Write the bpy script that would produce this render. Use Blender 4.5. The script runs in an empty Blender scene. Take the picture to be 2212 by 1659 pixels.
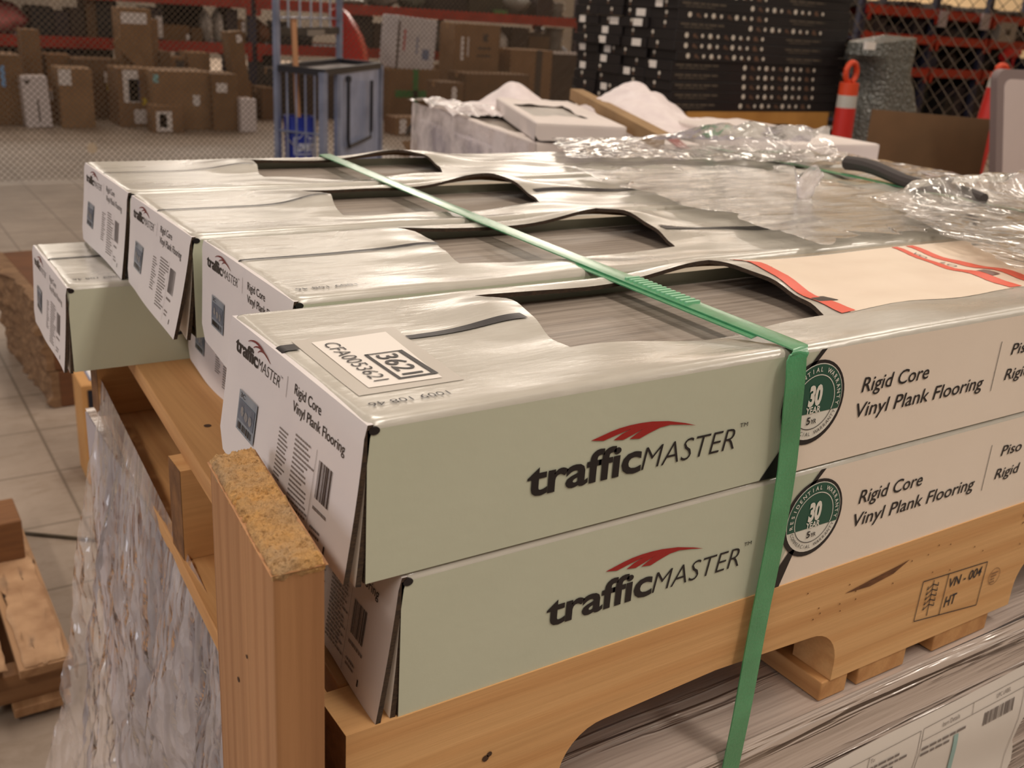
import bpy, bmesh, math, random
import numpy as np
from mathutils import Matrix, Vector, Euler

# ------------------------------------------------------------------ scene, camera, world, lights
S = bpy.context.scene
COL = S.collection
R = math.radians
CAM_LOC = Vector((-0.1864, -0.3898, 1.1776))
CAM_ROT = Euler((R(70.0172), R(-3.4978), R(-32.8169)), 'XYZ')
FPX = 2206.43
cam_d = bpy.data.cameras.new('camera')
cam_d.sensor_width = 36.0
cam_d.lens = FPX / 2212 * 36.0
cam_d.clip_start = 0.02
cam_d.clip_end = 80
cam_d.dof.use_dof = True
cam_d.dof.focus_distance = 0.62
cam_d.dof.aperture_fstop = 15
cam = bpy.data.objects.new('camera', cam_d)
cam.location = CAM_LOC
cam.rotation_euler = CAM_ROT
COL.objects.link(cam)
S.camera = cam
S.view_settings.view_transform = 'Standard'
S.view_settings.look = 'None'
S.view_settings.gamma = 1
S.view_settings.exposure = -0.12
S.view_settings.use_curve_mapping = False

W = bpy.data.worlds.new('world')
S.world = W
W.use_nodes = True
W.node_tree.nodes['Background'].inputs[0].default_value = (1.0, 0.84, 0.68, 1)
W.node_tree.nodes['Background'].inputs[1].default_value = 0.22


def area(name, loc, sx, sy, power, col, rot=(0, 0, 0)):
    l = bpy.data.lights.new(name, 'AREA')
    l.shape = 'RECTANGLE'
    l.size = sx
    l.size_y = sy
    l.energy = power
    l.color = col
    o = bpy.data.objects.new(name, l)
    o.location = loc
    o.rotation_euler = rot
    COL.objects.link(o)
    return o


WARM = (1.0, 0.895, 0.775)
for lx in (-2.6, 1.2, 5.0, 8.8, 12.6):
    for ly, p in ((-2.0, 95), (2.2, 62), (7.0, 12), (12.4, 60), (17.4, 170)):
        if lx > 12 and ly < 10:
            continue
        area('ceiling_lamp', (lx, ly, 4.35), 0.45 if ly < 10 else 1.5, 2.6 if ly < 10 else 3.4, p * (2.2 if lx > 8 and ly > 10 else 1), WARM)
area('cool_side_light', (-5.2, 1.6, 2.0), 2.6, 2.2, 66, (0.88, 0.90, 1.0), (R(90), 0, R(-90)))  # unseen cool area light, added for the bluish tint on the carton ends

M3 = CAM_ROT.to_matrix()


def ray(px, py):
    return M3 @ Vector(((px - 1106) / FPX, -(py - 829.5) / FPX, -1.0))


def at(px, py, Y):
    """the point of the vertical plane y = Y seen at that pixel of the photograph"""
    d = ray(px, py)
    return CAM_LOC + d * ((Y - CAM_LOC.y) / d.y)


def atz(px, py, Z):
    d = ray(px, py)
    return CAM_LOC + d * ((Z - CAM_LOC.z) / d.z)


# ------------------------------------------------------------------ materials
def lin(c):
    return tuple(((v / 255) / 12.92 if v <= 10 else ((v / 255 + 0.055) / 1.055) ** 2.4) for v in c) + (1.0,)


def new_mat(name):
    m = bpy.data.materials.new(name)
    m.use_nodes = True
    return m, m.node_tree.nodes, m.node_tree.links, m.node_tree.nodes['Principled BSDF']


def coords(N, L, scale=(1, 1, 1)):
    tc = N.new('ShaderNodeTexCoord')
    mp = N.new('ShaderNodeMapping')
    mp.inputs['Scale'].default_value = scale
    L.new(tc.outputs['Object'], mp.inputs['Vector'])
    return mp.outputs['Vector']


def ramp(N, L, src, stops):
    r = N.new('ShaderNodeValToRGB')
    while len(r.color_ramp.elements) < len(stops):
        r.color_ramp.elements.new(0.5)
    for e, (p, c) in zip(r.color_ramp.elements, stops):
        e.position = p
        e.color = c
    L.new(src, r.inputs[0])
    return r.outputs[0]


def noise(N, L, vec, scale, detail=4, rough=0.55, dist=0.0):
    n = N.new('ShaderNodeTexNoise')
    n.inputs['Scale'].default_value = scale
    n.inputs['Detail'].default_value = detail
    n.inputs['Roughness'].default_value = rough
    n.inputs['Distortion'].default_value = dist
    L.new(vec, n.inputs['Vector'])
    return n.outputs['Fac']


def bump(N, L, src, bsdf, strength, dist=0.002):
    b = N.new('ShaderNodeBump')
    b.inputs['Strength'].default_value = strength
    b.inputs['Distance'].default_value = dist
    L.new(src, b.inputs['Height'])
    L.new(b.outputs[0], bsdf.inputs['Normal'])


_MC = {}


def mat(name, col, rough=0.6, col2=None, vscale=6, stretch=(1, 1, 1), bmp=0, bscale=60, bstretch=None, metal=0.0, spec=0.5, coat=0, coat_rough=0.2, emit=0):
    if name in _MC:
        return _MC[name]
    m, N, L, b = new_mat(name)
    b.inputs['Base Color'].default_value = lin(col)
    b.inputs['Roughness'].default_value = rough
    b.inputs['Metallic'].default_value = metal
    b.inputs['Specular IOR Level'].default_value = spec
    b.inputs['Coat Weight'].default_value = coat
    b.inputs['Coat Roughness'].default_value = coat_rough
    if emit:
        b.inputs['Emission Color'].default_value = lin(col)
        b.inputs['Emission Strength'].default_value = emit
    if col2:
        v = coords(N, L, stretch)
        L.new(ramp(N, L, noise(N, L, v, vscale), [(0.35, lin(col)), (0.68, lin(col2))]), b.inputs['Base Color'])
    if bmp:
        v = coords(N, L, bstretch or stretch)
        bump(N, L, noise(N, L, v, bscale, 3), b, bmp)
    _MC[name] = m
    return m


def wood(name, light, dark, axis, rough=0.65, ring=1.0, knot=None):
    """sawn timber with the grain running along one local axis"""
    if name in _MC:
        return _MC[name]
    m, N, L, b = new_mat(name)
    sc = [22, 22, 22]
    sc[axis] = 1.1
    v = coords(N, L, sc)
    n1 = noise(N, L, v, 1.0, 3, 0.5, 0.6)
    w = N.new('ShaderNodeTexWave')
    w.wave_type = 'RINGS'
    w.rings_direction = 'XYZ'[axis]
    w.inputs['Scale'].default_value = 0.55 * ring
    w.inputs['Distortion'].default_value = 5.0
    w.inputs['Detail'].default_value = 2
    L.new(v, w.inputs['Vector'])
    sc2 = [260, 260, 260]
    sc2[axis] = 7
    n2 = noise(N, L, coords(N, L, sc2), 1.0, 3, 0.6)
    mid = tuple((a + c) / 2 for a, c in zip(light, dark))
    c1 = ramp(N, L, n1, [(0.3, lin(light)), (0.75, lin(mid))])
    c2 = ramp(N, L, w.outputs['Fac'], [(0.45, (1, 1, 1, 1)), (1.0, tuple(0.55 + 0.45 * q / 255 for q in dark) + (1,))])
    c3 = ramp(N, L, n2, [(0.3, (0.86, 0.84, 0.8, 1)), (0.62, (1, 1, 1, 1))])
    mx = N.new('ShaderNodeMixRGB')
    mx.blend_type = 'MULTIPLY'
    mx.inputs[0].default_value = 0.65
    L.new(c1, mx.inputs[1])
    L.new(c2, mx.inputs[2])
    my = N.new('ShaderNodeMixRGB')
    my.blend_type = 'MULTIPLY'
    my.inputs[0].default_value = 0.8
    L.new(mx.outputs[0], my.inputs[1])
    L.new(c3, my.inputs[2])
    L.new(my.outputs[0], b.inputs['Base Color'])
    b.inputs['Roughness'].default_value = rough
    bump(N, L, n2, b, 0.25, 0.001)
    _MC[name] = m
    return m


def film(name, tint=(240, 236, 236), milky=0.25, gloss=0.35, rough=0.12, scale=20, stretch=(1, 1, 1), bmp=0.6, dist=0.01, sharp=0.2, warp=0.4, crinkle=0):
    """clear stretch wrap: see-through, a little milky where it creases, with hard highlights"""
    if name in _MC:
        return _MC[name]
    m, N, L, b = new_mat(name)
    out = N['Material Output']
    v = coords(N, L, stretch)
    n = noise(N, L, v, scale, 5, 0.6, warp)
    tr = N.new('ShaderNodeBsdfTransparent')
    gl = N.new('ShaderNodeBsdfGlossy')
    gl.inputs['Roughness'].default_value = rough
    gl.inputs['Color'].default_value = (1, 1, 1, 1)
    b.inputs['Base Color'].default_value = lin(tint)
    b.inputs['Roughness'].default_value = 0.35
    b.inputs['Transmission Weight'].default_value = 0.0
    bp = N.new('ShaderNodeBump')
    bp.inputs['Strength'].default_value = bmp
    bp.inputs['Distance'].default_value = dist
    if crinkle:
        hs = []
        for k, (sc, w_) in enumerate(((crinkle, 1.0), (crinkle * 2.7, 0.45))):
            wv = N.new('ShaderNodeVectorMath'); wv.operation = 'SCALE'; wv.inputs['Scale'].default_value = 0.05
            nv = N.new('ShaderNodeTexNoise'); nv.inputs['Scale'].default_value = 9
            L.new(v, nv.inputs['Vector']); L.new(nv.outputs['Color'], wv.inputs[0])
            av = N.new('ShaderNodeVectorMath'); L.new(v, av.inputs[0]); L.new(wv.outputs[0], av.inputs[1])
            vo = N.new('ShaderNodeTexVoronoi'); vo.inputs['Scale'].default_value = sc; vo.inputs['Randomness'].default_value = 1.0
            L.new(av.outputs[0], vo.inputs['Vector'])
            mu = N.new('ShaderNodeMath'); mu.operation = 'MULTIPLY'; mu.inputs[1].default_value = w_
            L.new(vo.outputs['Distance'], mu.inputs[0])
            hs.append(mu)
        ad = N.new('ShaderNodeMath'); L.new(hs[0].outputs[0], ad.inputs[0]); L.new(hs[1].outputs[0], ad.inputs[1])
        L.new(ad.outputs[0], bp.inputs['Height'])
    else:
        L.new(n, bp.inputs['Height'])
    L.new(bp.outputs[0], gl.inputs['Normal'])
    L.new(bp.outputs[0], b.inputs['Normal'])
    mr = N.new('ShaderNodeMapRange')
    mr.inputs['From Min'].default_value = 0.5 - sharp
    mr.inputs['From Max'].default_value = 0.5 + sharp
    mr.inputs['To Min'].default_value = milky * 0.35
    mr.inputs['To Max'].default_value = min(1.0, milky * 1.7)
    L.new(n, mr.inputs['Value'])
    m1 = N.new('ShaderNodeMixShader')
    L.new(mr.outputs[0], m1.inputs[0])
    L.new(tr.outputs[0], m1.inputs[1])
    L.new(b.outputs[0], m1.inputs[2])
    lw = N.new('ShaderNodeLayerWeight')
    lw.inputs['Blend'].default_value = gloss
    L.new(bp.outputs[0], lw.inputs['Normal'])
    m2 = N.new('ShaderNodeMixShader')
    L.new(lw.outputs['Fresnel'], m2.inputs[0])
    L.new(m1.outputs[0], m2.inputs[1])
    L.new(gl.outputs[0], m2.inputs[2])
    L.new(m2.outputs[0], out.inputs['Surface'])
    _MC[name] = m
    return m


def floor_mat():
    m, N, L, b = new_mat('worn_floor_tile')
    v = coords(N, L)
    sep = N.new('ShaderNodeSeparateXYZ')
    L.new(v, sep.inputs[0])

    def line(out, off):
        a = N.new('ShaderNodeMath'); a.operation = 'SUBTRACT'; a.inputs[1].default_value = off; L.new(out, a.inputs[0])
        d = N.new('ShaderNodeMath'); d.operation = 'DIVIDE'; d.inputs[1].default_value = 0.292; L.new(a.outputs[0], d.inputs[0])
        f = N.new('ShaderNodeMath'); f.operation = 'FLOORED_MODULO'; f.inputs[1].default_value = 1.0; L.new(d.outputs[0], f.inputs[0])
        g = N.new('ShaderNodeMath'); g.operation = 'PINGPONG'; g.inputs[1].default_value = 0.5; L.new(f.outputs[0], g.inputs[0])
        h = N.new('ShaderNodeMapRange'); h.inputs['From Min'].default_value = 0.004; h.inputs['From Max'].default_value = 0.02
        L.new(g.outputs[0], h.inputs['Value'])
        return h.outputs[0]
    mn = N.new('ShaderNodeMath'); mn.operation = 'MINIMUM'
    L.new(line(sep.outputs[0], 0.19), mn.inputs[0])
    L.new(line(sep.outputs[1], 1.635), mn.inputs[1])
    n1 = noise(N, L, v, 2.2, 6, 0.65)
    base = ramp(N, L, n1, [(0.3, lin((138, 122, 107))), (0.7, lin((168, 151, 136)))])
    n2 = noise(N, L, coords(N, L, (5, 14, 1)), 1.2, 8, 0.75, 0.8)
    sc = ramp(N, L, n2, [(0.28, (0.72, 0.68, 0.62, 1)), (0.5, (1, 1, 1, 1))])
    mx = N.new('ShaderNodeMixRGB'); mx.blend_type = 'MULTIPLY'; mx.inputs[0].default_value = 0.85
    L.new(base, mx.inputs[1]); L.new(sc, mx.inputs[2])
    gr = N.new('ShaderNodeMixRGB'); gr.inputs[1].default_value = lin((112, 98, 84))
    L.new(mn.outputs[0], gr.inputs[0]); L.new(mx.outputs[0], gr.inputs[2])
    L.new(gr.outputs[0], b.inputs['Base Color'])
    b.inputs['Roughness'].default_value = 0.55
    bump(N, L, n2, b, 0.1)
    return m


def plank_mat():
    m, N, L, b = new_mat('grey_wood_look_vinyl')
    v = coords(N, L, (6, 160, 1))
    n = noise(N, L, v, 1.0, 5, 0.7, 0.3)
    n2 = noise(N, L, coords(N, L, (2, 24, 1)), 1.0, 3)
    a = ramp(N, L, n, [(0.3, lin((112, 102, 93))), (0.5, lin((152, 140, 129))), (0.7, lin((172, 160, 149)))])
    c = ramp(N, L, n2, [(0.3, (0.86, 0.85, 0.84, 1)), (0.7, (1, 1, 1, 1))])
    mx = N.new('ShaderNodeMixRGB'); mx.blend_type = 'MULTIPLY'; mx.inputs[0].default_value = 1
    L.new(a, mx.inputs[1]); L.new(c, mx.inputs[2])
    L.new(mx.outputs[0], b.inputs['Base Color'])
    b.inputs['Roughness'].default_value = 0.42
    bump(N, L, n, b, 0.5, 0.001)
    return m


def gloss_card(name, col, col2, rough=0.3, wr=0.35):
    """coated carton board whose lacquer shows creases and scuffs"""
    m, N, L, b = new_mat(name)
    v = coords(N, L, (3, 9, 9))
    n = noise(N, L, v, 1.6, 3, 0.5, 0.8)
    n2 = noise(N, L, coords(N, L, (60, 260, 200)), 1.0, 3, 0.6)
    c = ramp(N, L, n2, [(0.3, lin(col2)), (0.7, lin(col))])
    L.new(c, b.inputs['Base Color'])
    mr = N.new('ShaderNodeMapRange')
    mr.inputs['From Min'].default_value = 0.35
    mr.inputs['From Max'].default_value = 0.65
    mr.inputs['To Min'].default_value = rough * 0.8
    mr.inputs['To Max'].default_value = rough * 1.5
    L.new(n, mr.inputs['Value'])
    L.new(mr.outputs[0], b.inputs['Roughness'])
    ad = N.new('ShaderNodeMath'); ad.operation = 'MULTIPLY_ADD'; ad.inputs[1].default_value = 0.10
    L.new(n2, ad.inputs[0]); L.new(n, ad.inputs[2])
    bp = N.new('ShaderNodeBump')
    bp.inputs['Strength'].default_value = wr
    bp.inputs['Distance'].default_value = 0.004
    L.new(ad.outputs[0], bp.inputs['Height'])
    L.new(bp.outputs[0], b.inputs['Normal'])
    L.new(bp.outputs[0], b.inputs['Coat Normal'])
    b.inputs['Coat Weight'].default_value = 0.9
    b.inputs['Coat Roughness'].default_value = 0.19
    b.inputs['Specular IOR Level'].default_value = 0.6
    _MC[name] = m
    return m


MAT_TOP = gloss_card('pale_lacquered_card', (192, 186, 175), (184, 178, 167), 0.27, 0.5)
MAT_SAGE = mat('sage_printed_card', (197, 200, 180), 0.5, (191, 194, 174), 5, bmp=0.08, bscale=120)
MAT_WHITE = mat('white_printed_card', (240, 226, 212), 0.5, (234, 219, 204), 5, bmp=0.06, bscale=120)
MAT_FLAP = mat('white_end_card', (222, 214, 212), 0.42, (214, 206, 206), 9, bmp=0.1, bscale=40)
MAT_KRAFT_EDGE = mat('corrugated_edge', (74, 56, 40), 0.9, (38, 28, 22), 260, (1, 1, 4))
MAT_KRAFT_IN = mat('kraft_inside', (122, 92, 64), 0.85)
MAT_PLANK = plank_mat()
MAT_INK = mat('black_ink', (24, 20, 24), 0.35)
MAT_GREYINK = mat('grey_ink', (128, 118, 114), 0.5)
MAT_RED = mat('red_ink', (158, 30, 28), 0.4)
MAT_GREEN = mat('dark_green_ink', (30, 82, 66), 0.4)
MAT_PAPER = mat('paper_white', (228, 220, 212), 0.55)
MAT_WINK = mat('white_ink', (226, 222, 212), 0.5)
MAT_BLUE_STK = mat('blue_sticker', (142, 148, 156), 0.3, (116, 124, 136), 60)
MAT_GREYSTK = mat('grey_sticker_field', (186, 178, 168), 0.3)
MAT_REDTAPE = mat('salmon_red_stripe', (222, 92, 70), 0.4)
MAT_CREAM = mat('cream_sticker', (228, 210, 190), 0.5, (220, 200, 180), 14)
KR = lambda i: mat('kraft_board_%d' % i, [(136, 102, 70), (126, 94, 62), (146, 112, 78), (112, 82, 54), (132, 96, 62)][i % 5], 0.8,
                   [(124, 92, 62), (114, 84, 54), (132, 100, 68), (100, 74, 48), (118, 84, 54)][i % 5], 7)


# ------------------------------------------------------------------ mesh building
class MB:
    def __init__(s):
        s.v, s.f, s.m = [], [], []

    def add(s, vs, fs, m=0):
        o = len(s.v)
        s.v += [tuple(p) for p in vs]
        s.f += [tuple(i + o for i in f) for f in fs]
        s.m += [m] * len(fs)
        return s

    def box(s, x0, x1, y0, y1, z0, z1, m=0, T=None):
        vs = [Vector(p) for p in ((x0, y0, z0), (x1, y0, z0), (x1, y1, z0), (x0, y1, z0), (x0, y0, z1), (x1, y0, z1), (x1, y1, z1), (x0, y1, z1))]
        if T:
            vs = [T @ p for p in vs]
        return s.add(vs, [(0, 3, 2, 1), (4, 5, 6, 7), (0, 1, 5, 4), (1, 2, 6, 5), (2, 3, 7, 6), (3, 0, 4, 7)], m)

    def bar(s, a, b, r, n=8, m=0):
        a, b = Vector(a), Vector(b)
        d = (b - a).normalized()
        u = d.orthogonal().normalized()
        w = d.cross(u)
        vs = []
        for p in (a, b):
            for k in range(n):
                t = 2 * math.pi * k / n
                vs.append(p + (u * math.cos(t) + w * math.sin(t)) * r)
        fs = [(k, (k + 1) % n, n + (k + 1) % n, n + k) for k in range(n)] + [tuple(range(n))[::-1], tuple(range(n, 2 * n))]
        return s.add(vs, fs, m)

    def flat_bar(s, a, b, w, t, up=(0, 0, 1), m=0):
        """rectangular bar from a to b, w across, t along up"""
        a, b = Vector(a), Vector(b)
        d = (b - a).normalized()
        u = Vector(up)
        u = (u - d * u.dot(d)).normalized()
        x = d.cross(u)
        vs = [p + x * (w / 2 * i) + u * (t / 2 * j) for p in (a, b) for i, j in ((-1, -1), (1, -1), (1, 1), (-1, 1))]
        return s.add(vs, [(3, 2, 1, 0), (4, 5, 6, 7), (0, 1, 5, 4), (1, 2, 6, 5), (2, 3, 7, 6), (3, 0, 4, 7)], m)

    def tube(s, pts, r, n=8, m=0):
        pts = [Vector(p) for p in pts]
        rings = []
        for i, p in enumerate(pts):
            d = (pts[min(i + 1, len(pts) - 1)] - pts[max(i - 1, 0)]).normalized()
            u = d.cross(Vector((0.13, 0.2, 0.97)))
            u = u.normalized() if u.length > 1e-4 else d.orthogonal().normalized()
            w = d.cross(u)
            rr = r[i] if isinstance(r, (list, tuple)) else r
            rings.append([p + (u * math.cos(2 * math.pi * k / n) + w * math.sin(2 * math.pi * k / n)) * rr for k in range(n)])
        vs = [q for ring in rings for q in ring]
        fs = [(i * n + k, i * n + (k + 1) % n, (i + 1) * n + (k + 1) % n, (i + 1) * n + k) for i in range(len(pts) - 1) for k in range(n)]
        fs += [tuple(range(n))[::-1], tuple((len(pts) - 1) * n + k for k in range(n))]
        return s.add(vs, fs, m)

    def lathe(s, prof, n=24, m=0, c=(0, 0), cap=True):
        vs, fs = [], []
        for r, z in prof:
            for k in range(n):
                t = 2 * math.pi * k / n
                vs.append((c[0] + r * math.cos(t), c[1] + r * math.sin(t), z))
        for i in range(len(prof) - 1):
            for k in range(n):
                fs.append((i * n + k, i * n + (k + 1) % n, (i + 1) * n + (k + 1) % n, (i + 1) * n + k))
        if cap:
            fs.append(tuple(range(n))[::-1])
            fs.append(tuple((len(prof) - 1) * n + k for k in range(n)))
        return s.add(vs, fs, m)

    def prism(s, poly, fn, t0, t1, m=0, m_side=None):
        """closed outline (2D) extruded from t0 to t1; fn(u, v, t) gives the 3D point"""
        n = len(poly)
        vs = [fn(u, v, t0) for u, v in poly] + [fn(u, v, t1) for u, v in poly]
        s.add(vs, [tuple(range(n))[::-1], tuple(range(n, 2 * n))], m)
        return s.add(vs, [(i, (i + 1) % n, n + (i + 1) % n, n + i) for i in range(n)], m if m_side is None else m_side)

    def sheet(s, rows, thick=0.0, m=0, m_edge=None, m_back=None):
        """rows[j][i] of points; thick pushes a back skin against the surface normal"""
        nj, ni = len(rows), len(rows[0])
        P = np.array([[tuple(p) for p in r] for r in rows], float)
        idx = lambda j, i: j * ni + i
        if thick == 0:
            return s.add(P.reshape(-1, 3), [(idx(j, i), idx(j, i + 1), idx(j + 1, i + 1), idx(j + 1, i)) for j in range(nj - 1) for i in range(ni - 1)], m)
        n = np.cross(np.gradient(P, axis=1), np.gradient(P, axis=0))
        n /= np.linalg.norm(n, axis=2, keepdims=True) + 1e-12
        B = P - n * thick
        vs = np.concatenate([P.reshape(-1, 3), B.reshape(-1, 3)])
        K = nj * ni
        top = [(idx(j, i), idx(j, i + 1), idx(j + 1, i + 1), idx(j + 1, i)) for j in range(nj - 1) for i in range(ni - 1)]
        o = len(s.v)
        s.add(vs, top, m)
        bk = [tuple(K + q for q in f[::-1]) for f in top]
        ring = [idx(0, i) for i in range(ni)] + [idx(j, ni - 1) for j in range(1, nj)] + [idx(nj - 1, i) for i in range(ni - 2, -1, -1)] + [idx(j, 0) for j in range(nj - 2, 0, -1)]
        ed = [(ring[k], K + ring[k], K + ring[(k + 1) % len(ring)], ring[(k + 1) % len(ring)]) for k in range(len(ring))]
        for fl, mm in ((bk, m if m_back is None else m_back), (ed, m if m_edge is None else m_edge)):
            s.f += [tuple(q + o for q in f) for f in fl]
            s.m += [mm] * len(fl)
        return s

    def build(s, name, mats, parent=None, smooth=False, bevel=0, loc=None, rz=0, angle=35):
        me = bpy.data.meshes.new(name)
        me.from_pydata(s.v, [], s.f)
        mats = mats if isinstance(mats, (list, tuple)) else [mats]
        for mm in mats:
            me.materials.append(mm)
        me.polygons.foreach_set('material_index', s.m)
        bm = bmesh.new()
        bm.from_mesh(me)
        bmesh.ops.recalc_face_normals(bm, faces=bm.faces)
        if bevel:
            bmesh.ops.remove_doubles(bm, verts=bm.verts, dist=1e-5)
            bmesh.ops.bevel(bm, geom=[e for e in bm.edges if len(e.link_faces) == 2 and e.calc_face_angle(0) > 0.5], offset=bevel, segments=2, affect='EDGES', profile=0.5)
        bm.to_mesh(me)
        bm.free()
        if smooth:
            for p in me.polygons:
                p.use_smooth = True
            if angle < 180:
                me.set_sharp_from_angle(angle=R(angle))
        o = bpy.data.objects.new(name, me)
        COL.objects.link(o)
        if parent is not None:
            o.parent = parent
        if loc is not None:
            o.location = loc
        o.rotation_euler.z = rz
        return o


def tag(o, label, cat, group=None):
    o['label'] = label
    o['category'] = cat
    if group:
        o['group'] = group
    return o


def thing(name, label, cat, loc=(0, 0, 0), rz=0, group=None):
    o = bpy.data.objects.new(name, None)
    COL.objects.link(o)
    o.location = loc
    o.rotation_euler.z = rz
    return tag(o, label, cat, group)


def structure(o):
    o['kind'] = 'structure'
    return o


def stuff(o):
    o['kind'] = 'stuff'
    return o


_TC = {}


def text_geo(body, bold=0.0, shear=0.0, space=1.0):
    k = (body, bold, shear, space)
    if k in _TC:
        return _TC[k]
    cu = bpy.data.curves.new('lettering', 'FONT')
    cu.body = body
    cu.offset = bold
    cu.shear = shear
    cu.space_character = space
    cu.resolution_u = 3
    o = bpy.data.objects.new('lettering', cu)
    COL.objects.link(o)
    bpy.context.view_layer.update()
    me = o.evaluated_get(bpy.context.evaluated_depsgraph_get()).to_mesh()
    vs = np.array([tuple(v.co)[:2] for v in me.vertices])
    fs = [tuple(p.vertices) for p in me.polygons]
    bpy.data.objects.remove(o)
    _TC[k] = (vs, fs)
    return _TC[k]


def put_text(mb, body, fn, x, y, w, h, m=0, bold=0.0, shear=0.0, space=1.0, fit_h=None):
    """baseline start (x, y); w = set width, h = cap height; fn(u, v) -> 3D"""
    vs, fs = text_geo(body, bold, shear, space)
    cap = text_geo('H', bold)[0][:, 1].max()
    x0, x1 = vs[:, 0].min(), vs[:, 0].max()
    sx = w / (x1 - x0) if w else h / cap
    mb.add([fn(x + (px - x0) * sx, y + py * h / cap) for px, py in vs], fs, m)


def disc(mb, fn, cx, cy, r, m=0, n=40, a0=0, a1=2 * math.pi, r_in=0.0):
    k = max(3, int(n * abs(a1 - a0) / (2 * math.pi)))
    if r_in <= 0 and abs(a1 - a0) > 6.28:
        mb.add([fn(cx + r * math.cos(2 * math.pi * i / k), cy + r * math.sin(2 * math.pi * i / k)) for i in range(k)], [tuple(range(k))], m)
        return
    vs = []
    for i in range(k + 1):
        a = a0 + (a1 - a0) * i / k
        vs += [fn(cx + r_in * math.cos(a), cy + r_in * math.sin(a)), fn(cx + r * math.cos(a), cy + r * math.sin(a))]
    mb.add(vs, [(2 * i, 2 * i + 1, 2 * i + 3, 2 * i + 2) for i in range(k)], m)


def arc_text(mb, body, fn, cx, cy, r, a_mid, span, h, m=0, bold=0.0, inward=False):
    n = len(body)
    for i, ch in enumerate(body):
        if ch == ' ':
            continue
        t = (i + 0.5) / n - 0.5
        a = a_mid + (span * t if inward else -span * t)
        vs, fs = text_geo(ch, bold)
        cap = text_geo('H', bold)[0][:, 1].max()
        c = (vs[:, 0].min() + vs[:, 0].max()) / 2
        out = []
        for px, py in vs:
            u, v = (px - c) * h / cap * 0.95, py * h / cap
            if inward:
                rr = r - v
                aa = a + u / r
            else:
                rr = r + v
                aa = a - u / r
            out.append(fn(cx + rr * math.cos(aa), cy + rr * math.sin(aa)))
        mb.add(out, fs, m)


def barcode(mb, fn, x0, x1, y0, y1, n, seed, m=0, vertical=False):
    rng = random.Random(seed)
    x = x0
    st = (x1 - x0) / n
    while abs(x - x0) < abs(x1 - x0) * 0.98:
        w = st * rng.choice((0.5, 0.5, 1.0, 1.5))
        mb.add([fn(x, y0), fn(x + w, y0), fn(x + w, y1), fn(x, y1)], [(0, 1, 2, 3)], m)
        x += w + st * rng.choice((0.5, 0.7, 1.0))


def text_lines(mb, fn, x0, x1, y0, y1, n, seed, m=0, frac=0.45):
    """rows of print too small to read"""
    rng = random.Random(seed)
    st = (y1 - y0) / n
    for i in range(n):
        x = x0
        end = x0 + (x1 - x0) * rng.uniform(0.55, 1.0)
        while x < end:
            w = (x1 - x0) * rng.uniform(0.06, 0.2)
            w = min(w, end - x)
            y = y0 + st * i
            mb.add([fn(x, y), fn(x + w, y), fn(x + w, y + st * frac), fn(x, y + st * frac)], [(0, 1, 2, 3)], m)
            x += w + (x1 - x0) * 0.03


# ------------------------------------------------------------------ the setting
b = MB(); b.box(-9, 16, -6, 20.2, -0.1, 0.0)
structure(b.build('floor', floor_mat()))
b = MB(); b.box(-9, 16, 20.0, 20.2, 0, 5.2)
structure(b.build('wall_back', mat('shaded_block_wall', (96, 86, 76), 0.85, (80, 72, 64), 3)))
b = MB(); b.box(15.8, 16, -6, 20.2, 0, 5.2)
structure(b.build('wall_side', mat('cream_painted_wall', (232, 204, 160), 0.8, (224, 194, 150), 2)))
b = MB(); b.box(-9, 16, -6, 20.2, 5.2, 5.3)
structure(b.build('ceiling', mat('white_roof_deck', (210, 204, 196), 0.9, (196, 190, 182), 2)))

# ------------------------------------------------------------------ flooring cartons
CW, CH, CL = 0.187, 0.0845, 1.0


def sstep(t):
    t = max(0.0, min(1.0, t))
    return t * t * (3 - 2 * t)


def masked_sheet(mb, P, hole, thick, m, m_edge, m_back):
    """grid of points with some faces left out, given a thickness with its own edge colour"""
    nj, ni = P.shape[:2]
    n = np.cross(np.gradient(P, axis=1), np.gradient(P, axis=0))
    n /= np.linalg.norm(n, axis=2, keepdims=True) + 1e-12
    if n[nj // 2, 3, 2] < 0:
        n = -n
    B = P - n * thick
    K = nj * ni
    fs = [(j * ni + i, j * ni + i + 1, (j + 1) * ni + i + 1, (j + 1) * ni + i) for j in range(nj - 1) for i in range(ni - 1) if not hole(j, i)]
    cnt = {}
    for f in fs:
        for a, c in zip(f, f[1:] + f[:1]):
            cnt[(a, c)] = cnt.get((a, c), 0) + 1
    edge = [(a, c) for (a, c) in cnt if (c, a) not in cnt]
    o = len(mb.v)
    mb.v += [tuple(p) for p in P.reshape(-1, 3)] + [tuple(p) for p in B.reshape(-1, 3)]
    flat = P.reshape(-1, 3)
    fold = [(a, c) for a, c in edge if max(flat[a][0], flat[c][0]) < 1e-4]
    edge = [q for q in edge if q not in fold]
    for lst, mm in ((fs, m), ([tuple(q + K for q in f[::-1]) for f in fs], m_back), ([(a, K + a, K + c, c) for a, c in edge], m_edge), ([(a, K + a, K + c, c) for a, c in fold], m)):
        mb.f += [tuple(q + o for q in f) for f in lst]
        mb.m += [mm] * len(lst)


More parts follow.
